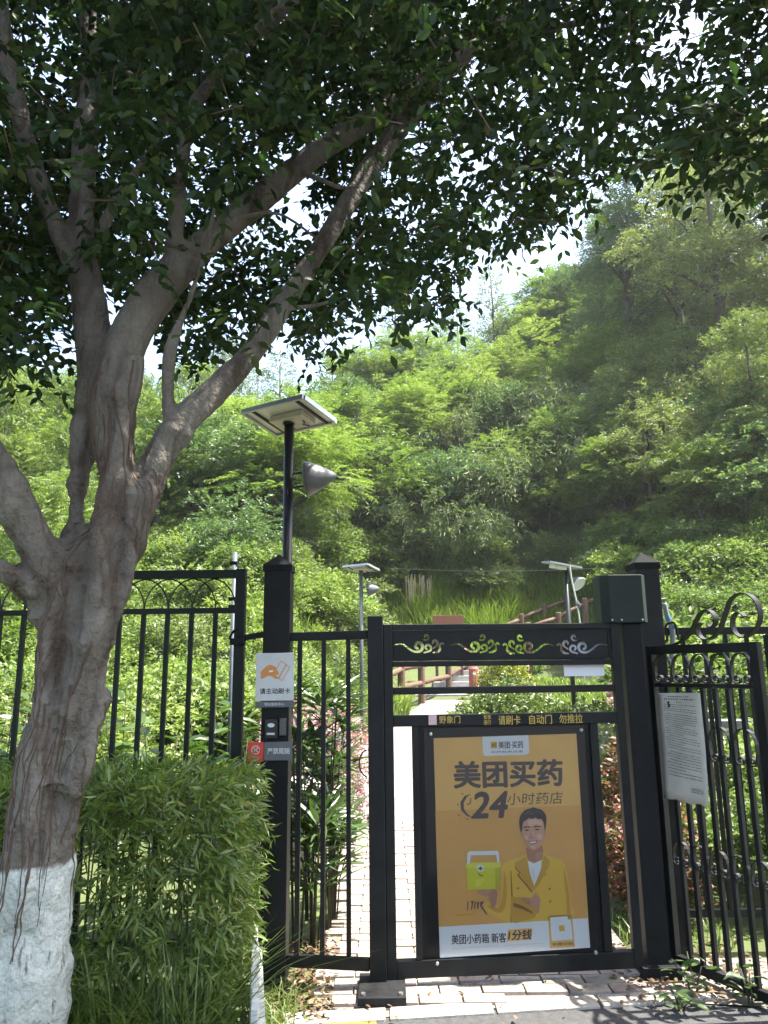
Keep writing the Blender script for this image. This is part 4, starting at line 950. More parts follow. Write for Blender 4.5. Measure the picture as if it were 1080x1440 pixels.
wr = vnoise(co * np.array([9, 9, 60]), 3); disp += -np.clip(wr - .68, 0, 1) * .022
disp += (vnoise(co * np.array([45, 45, 12]), 4) - .5) * .007 + (vnoise(co * np.array([30, 30, 70]), 14) - .5) * .005
trunkmask = np.clip((2.9 - co[:, 2]) / .8, .35, 1)
co = co + no * (disp * trunkmask)[:, None]
me.vertices.foreach_set('co', co.ravel()); me.polygons.foreach_set('use_smooth', np.ones(len(me.polygons), bool))
at_ = me.attributes.new('brown_mask', 'FLOAT', 'POINT'); at_.data.foreach_set('value', np.clip(crease + np.clip(vnoise(co * np.array([5, 5, 2.2]), 12) - .55, 0, 1) * 2, 0, 1).astype(np.float32))  # darker brown follows the carved creases, plus random patches
def bark():
    m = mat('ficus_bark', (.185, .165, .135), .85, color2=(.095, .08, .062), scale=6, bump=1.0, bscale=60, stretch=(1, 1, .75), detail=8)
    nt = m.node_tree; b = nt.nodes['Principled BSDF']; L = nt.links.new; N = nt.nodes.new
    tc = N('ShaderNodeTexCoord'); src = b.inputs['Base Color'].links[0].from_socket
    # brown vertical staining; the mask adds darker brown in creases and patches
    mp = N('ShaderNodeMapping'); mp.inputs['Scale'].default_value = (9, 9, 1.3); L(tc.outputs['Object'], mp.inputs[0])
    n1 = N('ShaderNodeTexNoise'); n1.inputs['Scale'].default_value = 1.6; n1.inputs['Detail'].default_value = 6; L(mp.outputs[0], n1.inputs['Vector'])
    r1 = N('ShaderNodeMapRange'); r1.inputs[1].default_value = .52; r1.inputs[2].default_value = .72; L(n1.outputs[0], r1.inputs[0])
    m1 = N('ShaderNodeMix'); m1.data_type = 'RGBA'; sa = N('ShaderNodeAttribute'); sa.attribute_name = 'brown_mask'; mxx = N('ShaderNodeMath'); mxx.operation = 'MULTIPLY_ADD'; mxx.inputs[1].default_value = .75; mxx.use_clamp = True; L(sa.outputs['Fac'], mxx.inputs[0]); L(r1.outputs[0], mxx.inputs[2]); L(mxx.outputs[0], m1.inputs[0]); L(src, m1.inputs[6]); m1.inputs[7].default_value = (.062, .044, .031, 1)
    # horizontal lenticel rings
    mp2 = N('ShaderNodeMapping'); mp2.inputs['Scale'].default_value = (4, 4, 42); L(tc.outputs['Object'], mp2.inputs[0])
    n2 = N('ShaderNodeTexNoise'); n2.inputs['Scale'].default_value = 1; n2.inputs['Detail'].default_value = 3; L(mp2.outputs[0], n2.inputs['Vector'])
    r2 = N('ShaderNodeMapRange'); r2.inputs[1].default_value = .62; r2.inputs[2].default_value = .72; r2.inputs[4].default_value = .6; L(n2.outputs[0], r2.inputs[0])
    m2 = N('ShaderNodeMix'); m2.data_type = 'RGBA'; L(r2.outputs[0], m2.inputs[0]); L(m1.outputs[2], m2.inputs[6]); m2.inputs[7].default_value = (.13, .10, .08, 1)
    # lime wash on the foot of the trunk
    sx = N('ShaderNodeSeparateXYZ'); L(tc.outputs['Object'], sx.inputs[0])
    n3 = N('ShaderNodeTexNoise'); n3.inputs['Scale'].default_value = 7; n3.inputs['Detail'].default_value = 4; L(tc.outputs['Object'], n3.inputs['Vector'])
    s3 = N('ShaderNodeMath'); s3.operation = 'MULTIPLY_ADD'; s3.inputs[1].default_value = .09; L(n3.outputs[0], s3.inputs[0]); L(sx.outputs[2], s3.inputs[2])
    r3 = N('ShaderNodeMapRange'); zw = float(at(55, 1216, 2.64)[2]) + .025
    r3.inputs[1].default_value = zw + .006; r3.inputs[2].default_value = zw - .006; L(s3.outputs[0], r3.inputs[0])
    n4 = N('ShaderNodeTexNoise'); n4.inputs['Scale'].default_value = 22; n4.inputs['Detail'].default_value = 8; mp4 = N('ShaderNodeMapping'); mp4.inputs['Scale'].default_value = (2.2, 2.2, .45); L(tc.outputs['Object'], mp4.inputs[0]); L(mp4.outputs[0], n4.inputs['Vector'])
    r4 = N('ShaderNodeMapRange'); r4.inputs[1].default_value = .68; r4.inputs[2].default_value = .6; r4.inputs[3].default_value = .25; L(n4.outputs[0], r4.inputs[0])
    n5 = N('ShaderNodeTexNoise'); n5.inputs['Scale'].default_value = 4; n5.inputs['Detail'].default_value = 6; L(tc.outputs['Object'], n5.inputs['Vector'])
    r5 = N('ShaderNodeValToRGB'); r5.color_ramp.elements[0].color = (.25, .265, .225, 1); r5.color_ramp.elements[1].color = (.48, .50, .455, 1); r5.color_ramp.elements[0].position = .35; r5.color_ramp.elements[1].position = .6; L(n5.outputs[0], r5.inputs[0])
    mm = N('ShaderNodeMath'); mm.operation = 'MULTIPLY'; L(r3.outputs[0], mm.inputs[0]); L(r4.outputs[0], mm.inputs[1])
    m3 = N('ShaderNodeMix'); m3.data_type = 'RGBA'; L(mm.outputs[0], m3.inputs[0]); L(m2.outputs[2], m3.inputs[6]); L(r5.outputs[0], m3.inputs[7])
    L(m3.outputs[2], b.inputs['Base Color']); return m
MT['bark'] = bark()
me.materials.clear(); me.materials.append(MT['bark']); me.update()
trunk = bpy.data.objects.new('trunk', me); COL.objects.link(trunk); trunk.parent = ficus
tverts = [Vector(v) for v in co]; bv = bvhtree.BVHTree.FromPolygons(tverts, [tuple(p.vertices) for p in me.polygons])
MT['root'] = mat('brown_aerial_root', (.085, .055, .038), .85, var=.3, scale=12)
cz = sorted([(p[2] - fo.z, p[0] - fo.x, p[1] - fo.y) for nm in ('core',) for p in stem(STEMS[nm])[0] if p[2] <= 1.93] + [(p[2] - fo.z, p[0] - fo.x, p[1] - fo.y) for p in stem(STEMS['main'])[0] if p[2] > 2.05 and p[2] < 3.0])
cz = np.array(cz); rr = random.Random(21)
def axis(z): return Vector((float(np.interp(z, cz[:, 0], cz[:, 1])), float(np.interp(z, cz[:, 0], cz[:, 2])), z))
def root_on_bark(z0, z1, a0, drift, r0, wob=.09, k=34):
    pts = []; ph = rr.random() * 6
    for i in range(k):
        s = i / (k - 1); z = z0 + (z1 - z0) * s; a = a0 + drift * s + wob * (math.sin(s * 4 + ph) + .35 * math.sin(s * 11 + ph * 2) + .12 * math.sin(s * 27 + ph))
        d = Vector((math.cos(a), math.sin(a), 0)); c = axis(z)
        h = bv.ray_cast(c + d * .24, -d, .26)
        if h[0] is None: continue
        pts.append(h[0] + d * r0 * .1)
    run, best = [], []
    for p in pts:      # a root never bridges the air between two stems
        if run and (p - run[-1]).length > .055: run = []
        run.append(p)
        if len(run) > len(best): best = list(run)
    pts = best
    if len(pts) < 6: return
    MB().tube(pts, list(np.linspace(r0, r0 * .45, len(pts))), 6).build('aerial_root', MT['root'], ficus, smooth=True)
for i in range(52):
    z0 = rr.uniform(1.2, 2.75); root_on_bark(z0, z0 - rr.uniform(.2, .75), rr.uniform(-3.3, .3), rr.uniform(-.55, .55), rr.uniform(.0022, .006))
for i in range(14):
    z0 = rr.uniform(1.9, 2.7); root_on_bark(z0, z0 - rr.uniform(.12, .3), rr.uniform(-2.9, -1.6), rr.choice([-1, 1]) * rr.uniform(.6, 1.3), rr.uniform(.002, .005), wob=.06)
for i in range(14):
    z0 = rr.uniform(.95, 1.45); root_on_bark(z0, z0 - rr.uniform(.2, .45), rr.uniform(-2.8, -.6), rr.uniform(-.4, .4), rr.uniform(.0022, .0045))
# thin extra branches inside the crown
thin = [[(600, 70, 3.4, 16), (650, 48, 3.35, 16), (700, 40, 3.3, 15), (780, 36, 3.25, 12), (850, 28, 3.2, 10), (940, 10, 3.15, 7)],
        [(1130, 240, 3.4, 10), (1080, 216, 3.35, 9), (1035, 192, 3.3, 8), (990, 158, 3.25, 7), (965, 120, 3.2, 5), (950, 60, 3.2, 4)],
        [(420, 240, 3.14, 12), (450, 252, 3.1, 8), (480, 264, 3.1, 6), (505, 262, 3.1, 4)], [(330, 308, 3.0, 10), (390, 300, 3.0, 4), (445, 335, 3.05, 2.5)],
        [(118, 230, 2.98, 16), (60, 230, 2.9, 10), (0, 240, 2.8, 7)], [(140, 330, 2.96, 20), (165, 280, 2.9, 16), (200, 230, 2.85, 12), (235, 170, 2.8, 8)], [(545, 205, 3.38, 14), (620, 190, 3.5, 9), (700, 170, 3.7, 7), (800, 160, 3.9, 5)],
        [(395, 434, 3.1, 10), (440, 430, 3.15, 6), (480, 420, 3.2, 4)], [(280, 385, 2.84, 8), (300, 300, 2.9, 6), (310, 240, 3.0, 5)], [(720, 20, 3.6, 12), (820, 90, 3.8, 9), (900, 180, 4.0, 7), (930, 230, 4.1, 4)]]
for v in thin:
    p, r = stem(v); MB().tube(p, r, 7).build('branch', MT['bark'], ficus, world=True, smooth=True)

# crown
MT['ficus_leaf'] = leafmat('ficus_leaf', [(0, (.013, .031, .011)), (.5, (.022, .049, .014)), (.85, (.04, .072, .018)), (1, (.085, .115, .028))], trans=.30, gloss=.022, rough=.45)
low = np.array([(-400, 500), (0, 500), (45, 525), (75, 530), (88, 450), (120, 390), (190, 455), (235, 500), (300, 495), (340, 480), (395, 435), (425, 455), (465, 500), (485, 415), (540, 430), (615, 440), (640, 365), (700, 345), (765, 335), (790, 280), (850, 255), (880, 200), (930, 165), (955, 235), (990, 270), (1030, 235), (1080, 280), (1500, 300)], float)
gaps = [(415, 300, 40, 62), (597, 178, 22, 26), (655, 250, 34, 17), (58, 70, 22, 58), (20, 310, 12, 18), (172, 455, 26, 30), (800, 330, 22, 30), (870, 118, 26, 12), (935, 100, 14, 40), (700, 250, 10, 8), (385, 240, 18, 12), (1010, 120, 12, 25), (250, 300, 6, 30), (720, 420, 40, 30), (610, 20, 10, 8), (500, 70, 10, 10), (300, 380, 14, 14), (90, 110, 10, 14), (250, 90, 12, 10), (160, 200, 12, 16), (340, 200, 14, 10), (455, 130, 12, 9), (760, 130, 16, 10), (560, 330, 14, 12), (480, 320, 12, 16), (690, 330, 20, 12), (830, 200, 18, 12), (225, 330, 10, 16), (960, 60, 16, 14)]
def crown_points(N, lo, hi, frame=True):
    out = []
    while sum(map(len, out)) < N:
        P = RNG.uniform(lo, hi, (60000, 3)); px, py, zz = project(P)
        ok = np.ones(len(P), bool)
        vis = (zz > .4) & (px > -250) & (px < 1330) & (py > -500)
        lim = np.interp(px, low[:, 0], low[:, 1]) + RNG.normal(0, 16, len(P))
        ok &= ~vis | (py < lim)
        for a, b, c, d in gaps: ok &= ~(vis & (((px - a) / (c + 10)) ** 2 + ((py + 18 - b) / (d + 10)) ** 2 < 1))
        ok &= P[:, 1] < 4.7 - 1.3 * sstep(.2, 1.5, P[:, 0])
        dome = 6.6 - .10 * (P[:, 0] - .2) ** 2 - .07 * (P[:, 1] - 2.8) ** 2
        ok &= (P[:, 2] < dome)
        nn = vnoise(P * 2.1, 5) * .6 + vnoise(P * 4.7, 6) * .4
        ok &= nn > .435
        # keep the inside of the crown thin: leaves sit near the outer shell and on the underside
        out.append(P[ok])
    return np.concatenate(out)[:N]
LIMB = []
for k_, pts_ in STEMS.items():
    if k_ in ('main', 'low', 'centre', 'left', 'west', 'stub', 'sprout', 'north'):
        q_ = smooth_path([np.array(p, float) for p in pts_], 6); LIMB += [tuple(v) for v in q_]
LIMB = np.array(LIMB)
def clear_of_limbs(P, depth_slack=.12):      # twigs do not grow through or right in front of the limbs
    px, py, zz = project(P); ok = np.ones(len(P), bool)
    for i in range(0, len(P), 4000):
        dx = px[i:i + 4000, None] - LIMB[None, :, 0]; dy = py[i:i + 4000, None] - LIMB[None, :, 1]
        near = (dx * dx + dy * dy) < (LIMB[None, :, 3] * .5 + 20) ** 2
        ok[i:i + 4000] = ~(near & (P[i:i + 4000, 1, None] < LIMB[None, :, 2] + depth_slack)).any(1)
    return ok
C1 = crown_points(15500, (-4.2, 2.25, 2.35), (4.4, 4.7, 6.3))
_keep = clear_of_limbs(C1) | (RNG.random(len(C1)) < np.where(project(C1)[1] < 200, .4, .06)); C1 = C1[_keep]
C_shade = crown_points(1900, (-4.2, -1.5, 3.6), (4.6, 2.2, 6.2))  # unseen crown overhead and behind the camera, added to block sky light
pxx, pyy, zz = project(C_shade); C_shade = C_shade[(zz < .3) | (pyy < -120)]
CC = np.concatenate([C1, C_shade])
DD = unit(RNG.normal(size=CC.shape) * np.array([1, 1, .45]) + np.array([0, 0, -.1]))
fl = sprays(CC, DD, 11, .21, .35, .058, .029, flat=.55, spread=.75, jitter=.3)
twp = []
g = MB()
for i in range(0, len(C1), 4):
    c, d = CC[i], DD[i]; g.tube([c - d * .05, c + d * .13 - np.array([0, 0, .02]), c + d * .26 - np.array([0, 0, .09])], [.0035, .0025, .001], 3, cap=False)
tw = g.build('twigs', MT['root'], ficus, world=True); tw['kind'] = 'stuff'
def split_leaves(arr, keep, lo_px=-10, hi_px=1090, lo_py=-10, hi_py=1450):
    px, py, z = project(arr[0]); inside = (px > lo_px) & (px < hi_px) & (py > lo_py) & (py < hi_py) & (z > .3)
    size = np.where(inside, arr[3] / np.maximum(z, .1), 0); idx = np.argsort(-size)[:keep]; mask = np.zeros(len(size), bool); mask[idx] = True
    return idx, mask
idx, mask = split_leaves(fl, 300)
off = np.array([fo.x, fo.y, fo.z])
V, T = leaves(fl[0][~mask] - off, *[a[~mask] for a in fl[1:]], tpl='oval')
cr = npmesh('crown', V, T, MT['ficus_leaf'], ficus); cr['kind'] = 'stuff'
lm = leaf_mesh('leaf', 'oval', MT['ficus_leaf'])
for i in idx: leaf_object('leaf', lm, fl[0][i] - off, fl[1][i], fl[2][i], fl[3][i], fl[4][i], ficus)

# ================================================================== plants by the fence
def blades(P, Hh, Wd, lean, curve=.5):
    n = len(P); a = RNG.uniform(0, 2 * math.pi, n); d = np.stack([np.cos(a), np.sin(a), 0 * a], 1); s = np.stack([-np.sin(a), np.cos(a), 0 * a], 1)
    h = Hh * RNG.uniform(.55, 1.15, n); ln = lean * RNG.uniform(.3, 1.3, n); w_ = Wd * RNG.uniform(.7, 1.2, n); up = np.array([0, 0, 1.])
    rows = []
    for t, wf in ((0, 1), (.4, .9), (.75, .6), (1, 0)):
        c = P + d * (h * ln * t ** 2)[:, None] + up * (h * (t - curve * ln * t ** 2.5 * .6))[:, None]
        if wf: rows += [c - s * (w_ * wf / 2)[:, None], c + s * (w_ * wf / 2)[:, None]]
        else: rows.append(c)
    V = np.stack(rows, 1).reshape(-1, 3)
    t = np.array([[0, 1, 3], [0, 3, 2], [2, 3, 5], [2, 5, 4], [4, 5, 6]])
    return V, (t[None] + (np.arange(n) * 7)[:, None, None]).reshape(-1, 3)

# bamboo hedge
MT['bamboo_leaf'] = leafmat('bamboo_leaf', [(0, (.06, .12, .022)), (.4, (.125, .195, .034)), (.8, (.19, .25, .05)), (1, (.28, .29, .08))], trans=.42, gloss=.05)
MT['culm'] = mat('bamboo_culm', (.11, .12, .04), .6, color2=(.07, .05, .025), scale=6)
hx0, hx1 = -2.25, float(at(340, 1150, 3.5)[0])
hedge = thing('bamboo_hedge', 'clipped bamboo hedge with narrow leaves in front of the iron fence', 'hedge', ((hx0 + hx1) / 2, 3.45, 0))
ho = np.array([*hedge.location])
rr = random.Random(4)
for i in range(70):
    x = rr.uniform(hx0 + .03, hx1 - .03); y = rr.uniform(3.15, 3.85); h_ = rr.uniform(.75, 1.02); dx, dy = rr.uniform(-.06, .06), rr.uniform(-.06, .06)
    MB().tube([(x, y, -.03), (x + dx * .5, y + dy * .5, h_ * .5), (x + dx, y + dy, h_)], [.006, .005, .003], 6).build('stem', MT['culm'], hedge, world=True, smooth=True)
N = 13500; P = np.stack([RNG.uniform(hx0, hx1, N), RNG.uniform(3.08, 3.9, N), RNG.uniform(.12, 1.04, N)], 1)
dF = P[:, 1] - 3.08; dR = hx1 - P[:, 0]; dT = 1.03 + .03 * np.sin(P[:, 0] * 7) - P[:, 2]
near = np.minimum(np.minimum(dF, dR), dT)
dens = np.exp(-np.maximum(near, 0) / .11) * np.where(dT < .16, 1, np.where(dR < .45, .85, .22 + .55 * np.clip(vnoise(P * 5, 8) - .35, 0, 1)))
dens *= np.clip((P[:, 2] - .1) / .4, .15, 1)
P = P[RNG.random(N) < dens]
D = np.stack([RNG.normal(0, .5, len(P)), -.5 + RNG.normal(0, .5, len(P)), RNG.normal(.1, .5, len(P))], 1)
topm = (1.04 - P[:, 2]) < .2; D[topm, 2] += .5; rm_ = (hx1 - P[:, 0]) < .18; D[rm_, 0] += .8
hl_ = sprays(P, D, 8, .085, .35, .066, .0115, flat=.5, spread=.55, jitter=.3)
idx, mask = split_leaves(hl_, 300)
V, T = leaves(hl_[0][~mask] - ho, *[a[~mask] for a in hl_[1:]], tpl='lance'); o = npmesh('foliage', V, T, MT['bamboo_leaf'], hedge); o['kind'] = 'stuff'
lm = leaf_mesh('leaf', 'lance', MT['bamboo_leaf'])
for i in idx: leaf_object('leaf', lm, hl_[0][i] - ho, hl_[1][i], hl_[2][i], hl_[3][i], hl_[4][i], hedge)

# broad-leaved shrubs behind the fence
MT['broad_leaf'] = leafmat('broad_leaf', [(0, (.028, .060, .012)), (.6, (.05, .095, .018)), (1, (.09, .13, .025))], trans=.35, gloss=.07, objvar=0, rough=.35)
MT['twig'] = mat('dark_twig', (.04, .042, .02), .8, var=.3)
lm_oval = leaf_mesh('leaf', 'oval', MT['broad_leaf'])
def leafy_shrub(name, label, cat, x, y, hh, nstem, per, L, Wd, lm, spread, group=None, whorl=False, zlo=.25, tpl=None):
    z0 = hgt(x, y); t = thing(name, label, cat, (x, y, z0), 0, group); k = 0
    for s in range(nstem):
        a = rr.uniform(0, 6.28); tip = Vector((math.cos(a) * spread * rr.uniform(.3, 1), math.sin(a) * spread * rr.uniform(.3, 1), hh * rr.uniform(.75, 1)))
        mid = Vector((tip.x * .35, tip.y * .35, tip.z * .5)); b = Vector((tip.x * .15, tip.y * .15, -.04))
        MB().tube([b, mid, tip], [.0055, .0045, .0025], 5).build('stem', MT['twig'], t, smooth=True)
        for j in range(per):
            u = zlo + (1 - zlo) * (j + .5) / per
            if whorl: u = (1 if j % 3 else rr.choice([.55, .78])) - rr.uniform(0, .10)
            p = b.lerp(mid, u * 2) if u < .5 else mid.lerp(tip, u * 2 - 1)
            an = j * 2.4 + rr.uniform(-.4, .4); el = rr.uniform(-.35, .55) + (.3 if whorl else 0)
            d = np.array([math.cos(an) * math.cos(el), math.sin(an) * math.cos(el), math.sin(el)]); nn = np.array([rr.uniform(-.4, .4), rr.uniform(-.4, .4), 1])
            sc = rr.uniform(.7, 1.2); leaf_object('leaf', lm, np.array(p) + d * .02, d, nn, L * sc, Wd * sc, t)
    return t
xs_ = [(-2.35, 4.75, 1.42), (-2.0, 4.55, 1.30), (-1.62, 4.85, 1.40), (-1.32, 4.6, 1.24), (-1.12, 5.0, 1.48), (-.92, 4.7, 1.28), (-.76, 5.0, 1.40), (-2.7, 5.1, 1.4), (-1.8, 5.3, 1.45)]
dsc = ['furthest left and cut by the frame', 'low, beside the left of the ficus trunk', 'tall, hidden partly by the ficus trunk', 'low, just right of the ficus trunk', 'tall, above the concrete planter block', 'low, in front of the concrete planter block', 'tall, next to the iron fence end post', 'at the frame edge, behind its neighbours', 'set back behind the ficus trunk']
for (x, y, h_), ds in zip(xs_, dsc):
    leafy_shrub('broadleaf_shrub', 'glossy broad-leaved shrub ' + ds, 'shrub', x, y, h_, 5, 15, .155, .07, lm_oval, .26, 'broad-leaved shrubs behind the iron fence')
MT['cordy_leaf'] = leafmat('lance_leaf', [(0, (.022, .050, .014)), (.6, (.045, .085, .018)), (1, (.10, .14, .03))], trans=.3, gloss=.08, rough=.35)
lm_l = leaf_mesh('leaf', 'lance', MT['cordy_leaf'])
for (x, y, h_), ds in zip([(-.52, 4.62, 1.50), (-.36, 4.75, 1.46), (-.50, 5.05, 1.2), (-.36, 5.3, .95), (-.42, 4.5, .75), (-.34, 4.95, .62)],
        ['tallest, close to the left gate post', 'tall, behind the middle bar of the side panel', 'middle-sized, behind the tallest one', 'low, leaning over the path edge', 'short and dark, at the foot of the side panel', 'shortest, beside the brick path']):
    leafy_shrub('lance_leaf_plant', 'whorled lance-leaved plant ' + ds, 'plant', x, y, h_, 7, 17, .24, .034, lm_l, .17, 'lance-leaved plants behind the side panel', whorl=True)

# coloured small-leaved shrubs
def ball_shrub(name, label, cat, x, y, r, hh, m, L, Wd, n, per=7, group=None, flat_top=False, zc=None, stems=5, dens_in=.35):
    z0 = hgt(x, y); t = thing(name, label, cat, (x, y, z0), 0, group)
    P = rvec(n) * (RNG.random((n, 1)) ** dens_in); P[:, 2] = np.abs(P[:, 2]) if flat_top else P[:, 2]
    lump = 1 + .18 * (vnoise(P * 3, x) - .5) * 2
    C = P * np.array([r, r, hh / 2 if not flat_top else hh]) * lump[:, None] + np.array([0, 0, hh / 2 if not flat_top else .02])
    D = P * .8 + RNG.normal(size=P.shape) * .35 + np.array([0, 0, .25])
    a = sprays(C, D, per, L * 2.2, .25, L, Wd, jitter=.35)
    V, T = leaves(*a); npmesh('foliage', V, T, m, t)['kind'] = 'stuff'
    for s in range(stems):
        an = rr.uniform(0, 6.28); MB().tube([(0, 0, -.05), (math.cos(an) * r * .3, math.sin(an) * r * .3, hh * .4), (math.cos(an) * r * .6, math.sin(an) * r * .6, hh * .8)], [.01, .007, .003], 5).build('stem', MT['twig'], t, smooth=True)
    return t
MT['pink_leaf'] = leafmat('pink_leaf', [(0, (.26, .11, .15)), (.5, (.36, .19, .25)), (1, (.46, .34, .37))], trans=.35, gloss=.03)
MT['red_leaf'] = leafmat('red_leaf', [(0, (.05, .075, .02)), (.4, (.10, .07, .03)), (.75, (.22, .075, .06)), (1, (.36, .15, .15))], trans=.35, gloss=.03)
MT['hedge_leaf'] = leafmat('hedge_leaf', [(0, (.05, .085, .02)), (.6, (.09, .13, .028)), (1, (.16, .19, .05))], trans=.35, gloss=.05)
MT['hedge_dark'] = leafmat('hedge_dark_leaf', [(0, (.028, .05, .016)), (.6, (.05, .075, .02)), (1, (.10, .12, .04))], trans=.3, gloss=.05)
ball_shrub('pink_shrub', 'pink-leaved shrub glowing beyond the side panel bars, beside the path', 'shrub', -.52, 7.2, .42, 1.1, MT['pink_leaf'], .045, .022, 900)
ball_shrub('pink_shrub', 'smaller pink-leaved shrub half hidden by the lance-leaved plants', 'shrub', -.88, 6.9, .25, 1.2, MT['pink_leaf'], .045, .022, 450)
ball_shrub('red_shrub', 'red and brown-leaved shrub seen through the right slot of the gate', 'shrub', 1.80, 5.45, .28, 1.0, MT['red_leaf'], .05, .024, 800)
ball_shrub('red_shrub', 'lower brownish shrub at the foot of the right gate slot', 'shrub', 1.62, 4.95, .26, .7, MT['red_leaf'], .05, .022, 420)
ball_shrub('flowering_shrub', 'light green shrub with pink blossoms above the red one', 'shrub', 1.98, 6.1, .36, 1.32, MT['hedge_leaf'], .05, .028, 700)
o = ball_shrub('blossom_cluster', 'cluster of pink blossoms on the light green shrub in the gate slot', 'flowers', 1.93, 5.92, .16, .24, MT['pink_leaf'], .035, .03, 120, stems=1); o.location.z += 1.12
ball_shrub('clipped_bush', 'rounded clipped light green bush where the path bends', 'bush', 1.75, 10.6, .85, .98, MT['hedge_leaf'], .055, .03, 3200, flat_top=True)
for i, (x, y, r, h_, ds) in enumerate([(2.75, 10.2, .7, .80, 'next to the rounded light bush'), (3.55, 10.0, .7, .82, 'in the middle behind the gate'), (4.3, 9.8, .7, .86, 'at the right behind the gate post')]):
    ball_shrub('clipped_hedge', 'dark clipped hedge bush ' + ds, 'hedge', x, y, r, h_, MT['hedge_dark'], .05, .028, 2600, flat_top=True, group='dark clipped hedge bushes beyond the gate')
ball_shrub('yellow_bush', 'yellow-green bush beyond the rounded light bush, beside the bollard', 'bush', 2.35, 15.2, .55, .95, leafmat('yellow_leaf', [(0, (.12, .15, .015)), (1, (.24, .24, .03))], trans=.4), .07, .035, 900, flat_top=True)
# grass
MT['grass'] = leafmat('grass_blade', [(0, (.06, .11, .025)), (.6, (.11, .17, .035)), (1, (.19, .23, .06))], trans=.4, gloss=.04)
MT['lawn'] = leafmat('lawn_blade', [(0, (.09, .14, .02)), (.6, (.13, .19, .03)), (1, (.20, .25, .05))], trans=.45, gloss=.03)
n = 1500; P = np.stack([RNG.uniform(-1.42, -.66, n), RNG.uniform(2.85, 3.12, n), np.zeros(n)], 1)
V, T = blades(P, .56, .009, .9); tag(npmesh('grass', V, T, MT['grass']), 'long green grass at the foot of the ficus and bamboo hedge', 'grass', kind='stuff')
n = 260; P = np.concatenate([np.stack([RNG.uniform(-.62, -.40, n), RNG.uniform(3.25, 3.85, n), np.zeros(n)], 1), np.stack([RNG.uniform(1.3, 1.9, n), RNG.uniform(4.35, 4.9, n), np.zeros(n)], 1)])
V, T = blades(P, .13, .006, 1.1); tag(npmesh('grass_tufts', V, T, MT['grass']), 'thin grass tufts in the leaf litter beside the gate', 'grass', kind='stuff')
n = 34000; P = np.stack([RNG.uniform(1.5, 7.5, n), RNG.uniform(11, 18, n), np.zeros(n)], 1); P = P[np.abs(P[:, 0] - path_x(P[:, 1])) > .75]; P[:, 2] = height(P[:, 0], P[:, 1])
V, T = blades(P, .16, .02, .5); tag(npmesh('lawn', V, T, MT['lawn']), 'bright sunlit grass bank beyond the clipped hedge', 'grass', kind='stuff')
def grass_clump(label, x, y, r, n, hh, wd, m):
    a = RNG.uniform(0, 6.283, n); q = r * np.sqrt(RNG.random(n)); P = np.stack([x + q * np.cos(a), y + q * np.sin(a), 0 * a], 1); P[:, 2] = height(P[:, 0], P[:, 1])
    V, T = blades(P, hh, wd, .7); return tag(npmesh('tall_grass', V, T, m), label, 'grass', kind='stuff')
q_ = ground_hit(655, 885); grass_clump('bright tall grass clump behind the red-brown board sign', q_[0], q_[1] + .9, 1.8, 5200, .95, .024, MT['lawn'])
grass_clump('tall grass on the slope left of the distant left lamp', float(at(450, 800, 16)[0]), 16.5, 1.9, 4200, .7, .03, MT['lawn'])
q_ = ground_hit(760, 872, 12); grass_clump('grass on the bank beside the climbing railing', q_[0], q_[1], 2.2, 5200, .6, .03, MT['lawn'])
q_ = ground_hit(830, 860, 12); grass_clump('grass at the top of the bank behind the motor box', q_[0], q_[1], 2.0, 3600, .6, .03, MT['lawn'])
q_ = ground_hit(720, 905, 12); grass_clump('grass between the far steps and the board sign', q_[0], q_[1], 1.6, 3200, .5, .03, MT['lawn'])
q_ = ground_hit(560, 880, 12); grass_clump('grass left of the far steps behind the slim post', q_[0], q_[1], 1.5, 2600, .55, .03, MT['lawn'])
grass_clump('grass strip along the left edge of the far path', -.35, 14.5, .6, 700, .35, .02, MT['grass'])
# dried stalks
dx, dY, dz_ = ground_hit(590, 856); g = MB()
for k in range(46): a = dx + rr.uniform(-.42, .42); b = dY + rr.uniform(-.25, .25); g.tube([(a, b, dz_ - .3), (a + rr.uniform(-.08, .08), b, dz_ + rr.uniform(.8, 1.2))], .016, 4)
tag(g.build('dried_stalks', mat('dry_straw', (.32, .25, .16), .85, var=.3, scale=20)), 'bundle of dry brown stalks standing on the slope', 'dry stalks', kind='stuff')
# fallen leaves
MT['litter'] = leafmat('dead_leaf', [(0, (.05, .032, .02)), (.5, (.12, .075, .045)), (.85, (.20, .14, .085)), (1, (.09, .10, .03))], trans=.1, gloss=.02)
n = 900; P = np.concatenate([np.stack([RNG.uniform(-.62, -.27, n), RNG.uniform(3.6, 4.6, n), RNG.uniform(.0, .03, n)], 1), np.stack([RNG.uniform(1.08, 1.9, 500), RNG.uniform(3.72, 4.5, 500), RNG.uniform(.012, .03, 500)], 1), np.stack([RNG.uniform(-.4, 1.2, 60), RNG.uniform(3.5, 4.6, 60), np.full(60, .026)], 1)])
a = rvec(len(P)) * np.array([1, 1, .25]); nn = rvec(len(P)) * .4 + np.array([0, 0, 1.]); sc = RNG.uniform(.02, .055, len(P))
V, T = leaves(P, a, nn, sc, sc * .4, 'lance'); tag(npmesh('leaf_litter', V, T, MT['litter']), 'dead brown leaves scattered on soil and paving by the gate', 'fallen leaves', kind='stuff')
# small weeds at the right gate post
for (x, y, h_), ds in zip([(1.42, 3.86, .20), (1.30, 3.72, .12), (1.62, 3.72, .2)], ['climbing at the foot of the right gate post', 'smallest, on the paving edge', 'under the open scrolled leaf']):
    leafy_shrub('weed', 'small green weed ' + ds, 'weed', x, y, h_, 3, 6, .075, .03, lm_oval, .1, 'weeds at the right gate post')

